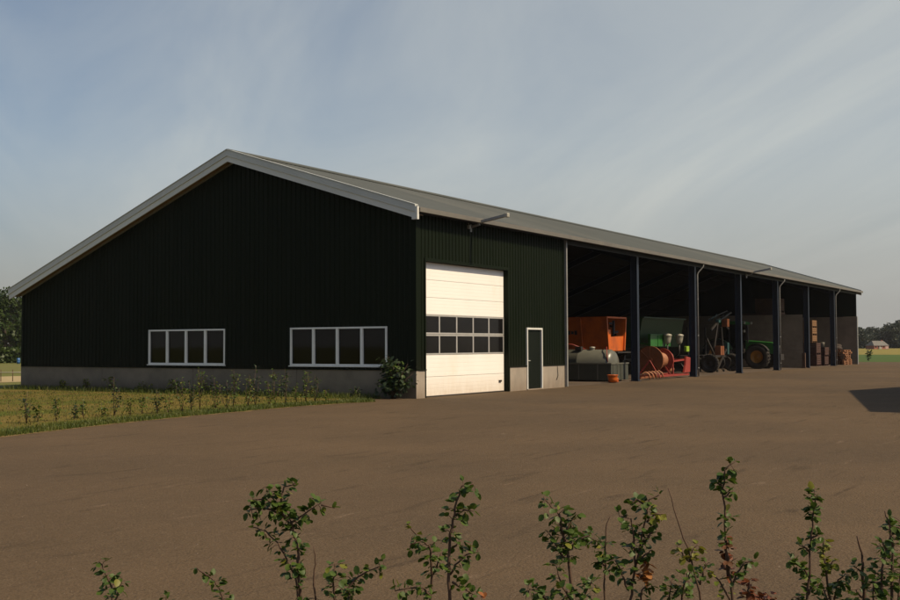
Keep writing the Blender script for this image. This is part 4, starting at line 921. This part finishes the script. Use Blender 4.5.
# yellow-green clumps at the foot of the gable plinth
for i, (y, wh) in enumerate(((15.6, 'nearest the far left gable end'), (14.3, 'left of the middle of the left plinth stretch'), (12.9, 'just left of the left window strip'), (11.3, 'under the first pane of the left window strip'), (9.8, 'under the middle of the left window strip'), (8.2, 'under the last pane of the left window strip'))):
    small_plant((-.45, y, 0), .34+.1*(i % 3), .30, 90, 2, 'yellow green weed clump at the plinth '+wh, 'weed_clump', 'weed clumps along the plinth', seed=60+i, lsz=.08, stems=5)
small_plant((-.5, 3.6, 0), .32, .22, 60, 2, 'low yellow green weed clump under the right hand window strip', 'weed_clump', 'weed clumps along the plinth', seed=90, lsz=.06, stems=5)
small_plant((-.42, 2.0, 0), .30, .22, 60, 1, 'small dark weed at the plinth left of the corner shrub', 'weed_clump', 'weed clumps along the plinth', seed=91, lsz=.07, stems=4)
# big-leaved shrub at the building corner
sh = empty('corner_shrub', (-.45, .52, 0), label='dark large leaved shrub growing at the shed corner by the white door', cat='shrub')
st = MB(); fo = MB(); r = random.Random(5)
for k in range(24):
    a = r.uniform(0, 6.28); rad = r.uniform(.05, .66); tip = Vector((math.cos(a)*rad*.7, math.sin(a)*rad*1.1, r.uniform(.45, 1.42)*(1-.25*rad)))
    mid = tip*.5+Vector((0, 0, .12)); st.tube([Vector((r.uniform(-.08, .08), r.uniform(-.08, .08), 0)), mid, tip], .014, 5, r1=.004)
    for i in range(26):
        t = r.uniform(.3, 1); p = mid.lerp(tip, 2*t-1) if t > .5 else mid*(2*t)
        o = rv(r); q = p+o*r.uniform(.05, .22); sz = r.uniform(.08, .17)
        fo.cur = 0 if r.random() < .75 else 1
        leaf(fo, q, (o+Vector((0, 0, -.2))).normalized(), (Vector((0, 0, 1))+rv(r)*.5).normalized(), sz, sz*.85)
st.build('stem', M['stem'], sh, fix=False); fo.build('foliage', [M['leaf_d'], M['leaf']], sh, fix=False)

# grass blades on the lawn
def blades(name, n, gen, m, hmin, hmax, seed):
    r = random.Random(seed); mb = MB()
    for _ in range(n):
        x, y = gen(r)
        a = r.uniform(0, 6.28); h = r.uniform(hmin, hmax); w_ = r.uniform(.006, .014); c, s = math.cos(a), math.sin(a); lx, ly = r.uniform(-.5, .5)*h, r.uniform(-.5, .5)*h
        mb.add([(x-c*w_, y-s*w_, -.015), (x+c*w_, y+s*w_, -.015), (x+lx*.4+c*w_*.6, y+ly*.4+s*w_*.6, h*.6), (x+lx, y+ly, h), (x+lx*.4-c*w_*.6, y+ly*.4-s*w_*.6, h*.6)], [(0, 1, 2, 4), (4, 2, 3)])
    return tag(mb.build(name, m, fix=False), kind='stuff')
def ey(x):
    for (a, b), (c, d) in zip(edge[:-1], edge[1:]):
        if a <= x <= c: return b+(d-b)*(x-a)/(c-a)
    return .5
def g1(r):
    x = r.uniform(-17, -1.6); return x, ey(x)+r.uniform(.0, .75)
def g2(r): return -r.uniform(.06, 1.0)**1.3, r.uniform(1.2, 18.5)
def g3(r):
    while True:
        x = r.uniform(-17, -.3); y = r.uniform(.3, 16)
        if y > ey(x)+.5: return x, y
blades('grass', 9000, g1, M['grass_g'], .03, .11, 1)
blades('grass', 5000, g2, M['grass_g'], .05, .20, 2)
blades('dry_grass', 9000, g3, M['grass_d'], .01, .05, 3)
blades('grass', 6000, g3, M['grass_g'], .01, .055, 4)

# trees
def tree_at(loc, h, rad, m, label, seed, n=2600, ls=.5, name='tree', group=None, low=.12):
    r = random.Random(seed)
    root = empty(name, loc, label=label, cat='tree', group=group)
    st = MB(); fo = MB(); tr_ = Vector((0, 0, 0)); top = Vector((r.uniform(-.3, .3), r.uniform(-.3, .3), h*.75))
    st.tube([(0, 0, -.2), tuple(top*.35+Vector((.1, 0, 0))), tuple(top*.7), tuple(top)], h*.028, 8, r1=h*.008)
    cl = []
    for k in range(22):
        a = r.uniform(0, 6.28); t = r.uniform(low, 1); env = math.sin(math.pi*min(1, max(.12, (t-low)/(1.02-low)*.82+.14)))**.6
        rr = rad*env*r.uniform(.35, .85); c = Vector((math.cos(a)*rr, math.sin(a)*rr, h*(t*.88)))
        cl.append((c, rad*r.uniform(.26, .42)))
        s0_ = top*(max(.2, t*.7)); st.tube([tuple(s0_), tuple(s0_.lerp(c, .5)+Vector((0, 0, .2))), tuple(c)], h*.009, 5, r1=h*.003)
    for k in range(n):
        c, cr_ = r.choice(cl); o = rv(r); p = c+o*cr_*(r.random()**.4); p.z = max(p.z, .2); sz = ls*r.uniform(.5, 1.2)
        u = rv(r); v = u.cross(rv(r)).normalized()
        fo.add([p-u*sz*.5, p+v*sz*.32, p+u*sz*.5, p-v*sz*.32], [(0, 1, 2, 3)])
    st.build('trunk', M['bark'], root, fix=False); fo.build('crown', m, root, fix=False)
    return root
def copy_tree_at(o, loc, rz, sc, label):
    c = copy_tree(o); c.location = loc; c.rotation_euler = (0, 0, rz); c.scale = (sc, sc, sc); c['label'] = label; return c
def ray(px, d):      # ground point d metres out along the column px of the photograph
    v = cF+cR*((px-450)/F_PX); v.z = 0; v.normalize(); return Vector((CAM.x+v.x*d, CAM.y+v.y*d, 0))
# left: broad trees beyond the lawn
t1 = tree_at(ray(6, 150), 9.0, 4.6, M['tree'], 'broad green tree left of the shed gable, nearest the left picture edge', 21, 4200, .55, group='trees beyond the lawn')
copy_tree_at(t1, ray(21, 165), 1.9, .86, 'broad green tree half hidden behind the left end of the gable')
copy_tree_at(t1, ray(-14, 158), 3.1, 1.0, 'broad green tree standing just left of the other lawn trees')
copy_tree_at(t1, ray(36, 170), 4.4, .8, 'green tree behind the left part of the dark gable')
# right: hazy tree line
t2 = tree_at(ray(862, 385), 6.2, 3.6, M['tree_far'], 'far dark tree beside the end of the shed, first of the tree line', 31, 2600, .6, group='far tree line behind the farmhouse', low=.05)
for px, wh in ((866, 'behind the left roof end of the farmhouse'), (870.5, 'behind the left half of the farmhouse roof'), (875, 'behind the middle of the farmhouse roof'), (879.5, 'behind the farmhouse chimney'), (884, 'behind the right roof end of the farmhouse'),
               (888.5, 'just right of the farmhouse gable'), (893, 'in the gap between farmhouse and right edge trees'), (897, 'second tallest, close to the right picture edge'), (901.5, 'tallest, cut by the right picture edge'), (908, 'just outside the right picture edge'), (916, 'well outside the right picture edge'), (925, 'farthest outside the right picture edge'),
               (857, 'peeping out beside the end wall of the shed'), (851, 'hidden by the far end of the shed'), (844, 'hidden by the last open bay')):
    d = 330+rnd.uniform(-12, 22); sc = (.92+.30*max(0, min(1, (px-884)/14)))*rnd.uniform(.88, 1.08)
    copy_tree_at(t2, ray(px, d+70), rnd.uniform(0, 6.2), sc*1.2, 'far dark tree '+wh)
# hedge and gate items at far left
hd = MB(); r = random.Random(3)
for k in range(3800):
    a = r.uniform(0, 1); p = ray(-30+75*a, 118)+Vector((r.uniform(-.8, .8), r.uniform(-.8, .8), r.uniform(0, 1.5))); u = rv(r)*.2; v = u.cross(rv(r)).normalized()*.14
    hd.add([p-u, p+v, p+u, p-v], [(0, 1, 2, 3)])
tag(hd.build('hedge', M['tree'], fix=False), 'clipped hedge in front of the trees left of the shed', 'hedge')
rs = empty('garden_shed', ray(6, 230), YAW*-1, label='low brown outbuilding with brown roof and white door below the trees at far left', cat='outbuilding')
m_ = MB(); m_.box(-1.6, 1.6, -1.5, 1.5, 0, 1.9); m_.build('wall', M['wood_m'], rs)
m_ = MB(); m_.prism([(-1.8, 1.75), (1.8, 1.75), (0, 2.25)], 0, -1.8, 1.8); m_.build('roof', M['wood_m'], rs)
m_ = MB(); m_.box(-1.4, -.6, -1.58, -1.51, .1, 1.7); m_.build('door', M['whitep'], rs)
m_ = MB(); m_.lathe([(.001, 0), (.3, 0), (.3, .28), (.315, .3), (.3, .32), (.3, .6), (.315, .62), (.3, .64), (.3, .9), (.001, .9)], 20)
dm = m_.build('blue_drum', M['blue']); dm.location = ray(19.2, 112); dm.scale = (.5, .5, .6); tag(dm, 'blue drum standing beyond the left end of the gable', 'drum')
# wire strand fence across the track
fe = empty('wire_fence', (ray(-10, 55)), label='low white tape fence crossing the pale track at far left', cat='fence')
fm = MB(); b_ = fe.location; e_ = ray(60, 55)-b_
for z in (.42,): fm.tube([(0, 0, z), tuple(e_*.5+Vector((0, 0, z-.01))), tuple(e_+Vector((0, 0, z)))], .022, 6)
fm.build('tape', M['whitep'], fe)
for i in range(7):
    q = e_*(i/6); m_ = MB(); m_.tube([(q.x, q.y, -.02), (q.x, q.y, .55)], .018, 6); m_.build('stake', M['wood_m'], fe)
# farmhouse at right
fh = empty('farmhouse', ray(876, 345), -YAW+.35, .70, label='distant farmhouse with grey hipped roof and pinkish gable before the dark trees', cat='house')
m_ = MB(); m_.box(-3.6, 3.9, -2.5, 2.5, 0, 1.5); m_.build('wall', M['brick'], fh)
m_ = MB(); z0, z1 = 1.45, 3.5
m_.add([(-3.9, -2.8, z0), (4.0, -2.8, z0), (4.0, 2.8, z0), (-3.9, 2.8, z0), (-2.6, 0, z1), (3.3, 0, z1)], [(0, 1, 5, 4), (1, 2, 5), (2, 3, 4, 5), (3, 0, 4), (0, 3, 2, 1)]); rf = m_.build('roof', M['tile'], fh)
m_ = MB(); m_.box(2.2, 2.6, -.25, .25, 3.2, 3.85); m_.build('chimney', M['brick'], rf)
m_ = MB(); m_.box(3.91, 3.99, -2.2, 2.2, 0, 1.4); m_.box(2.2, 3.8, -2.58, -2.51, .1, 1.35); m_.build('gable_wall', M['gable'], fh)
for x in (-2.8, -1.4, .2, 1.4): m_ = MB(); m_.box(x-.3, x+.3, -2.56, -2.505, .6, 1.3); m_.build('window', M['smoke'], fh)
m_ = MB(); m_.box(-2.0, -.6, -3.6, -3.0, 0, .75); m_.box(-1.8, -.8, -3.55, -3.05, .752, .95)
cr_ = m_.build('white_trailer', M['whitep'], bevel=.05); cr_.location = fh.location; cr_.rotation_euler = fh.rotation_euler; cr_.scale = (.7,)*3; tag(cr_, 'small white trailer standing before the distant farmhouse', 'trailer')
small_plant(ray(867, 108), 1.1, .35, 120, 1, 'lone young tree at the far edge of the yard in the green field', 'lone_sapling', None, seed=140, lsz=.16, stems=4)

# ------------------------------------------------------------------ thin haze over the fields
m_ = MB(); m_.box(-1600, 2600, -1600, 2600, -1.0, 13.0)
hzm = bpy.data.materials.new('haze'); hzm.use_nodes = True; t_ = hzm.node_tree
for n_ in list(t_.nodes): t_.nodes.remove(n_)
o_ = t_.nodes.new('ShaderNodeOutputMaterial'); v_ = t_.nodes.new('ShaderNodeVolumePrincipled'); v_.inputs['Color'].default_value = (.86, .88, .92, 1); v_.inputs['Density'].default_value = .00011
t_.links.new(v_.outputs[0], o_.inputs['Volume'])
tag(m_.build('haze', hzm), kind='stuff')
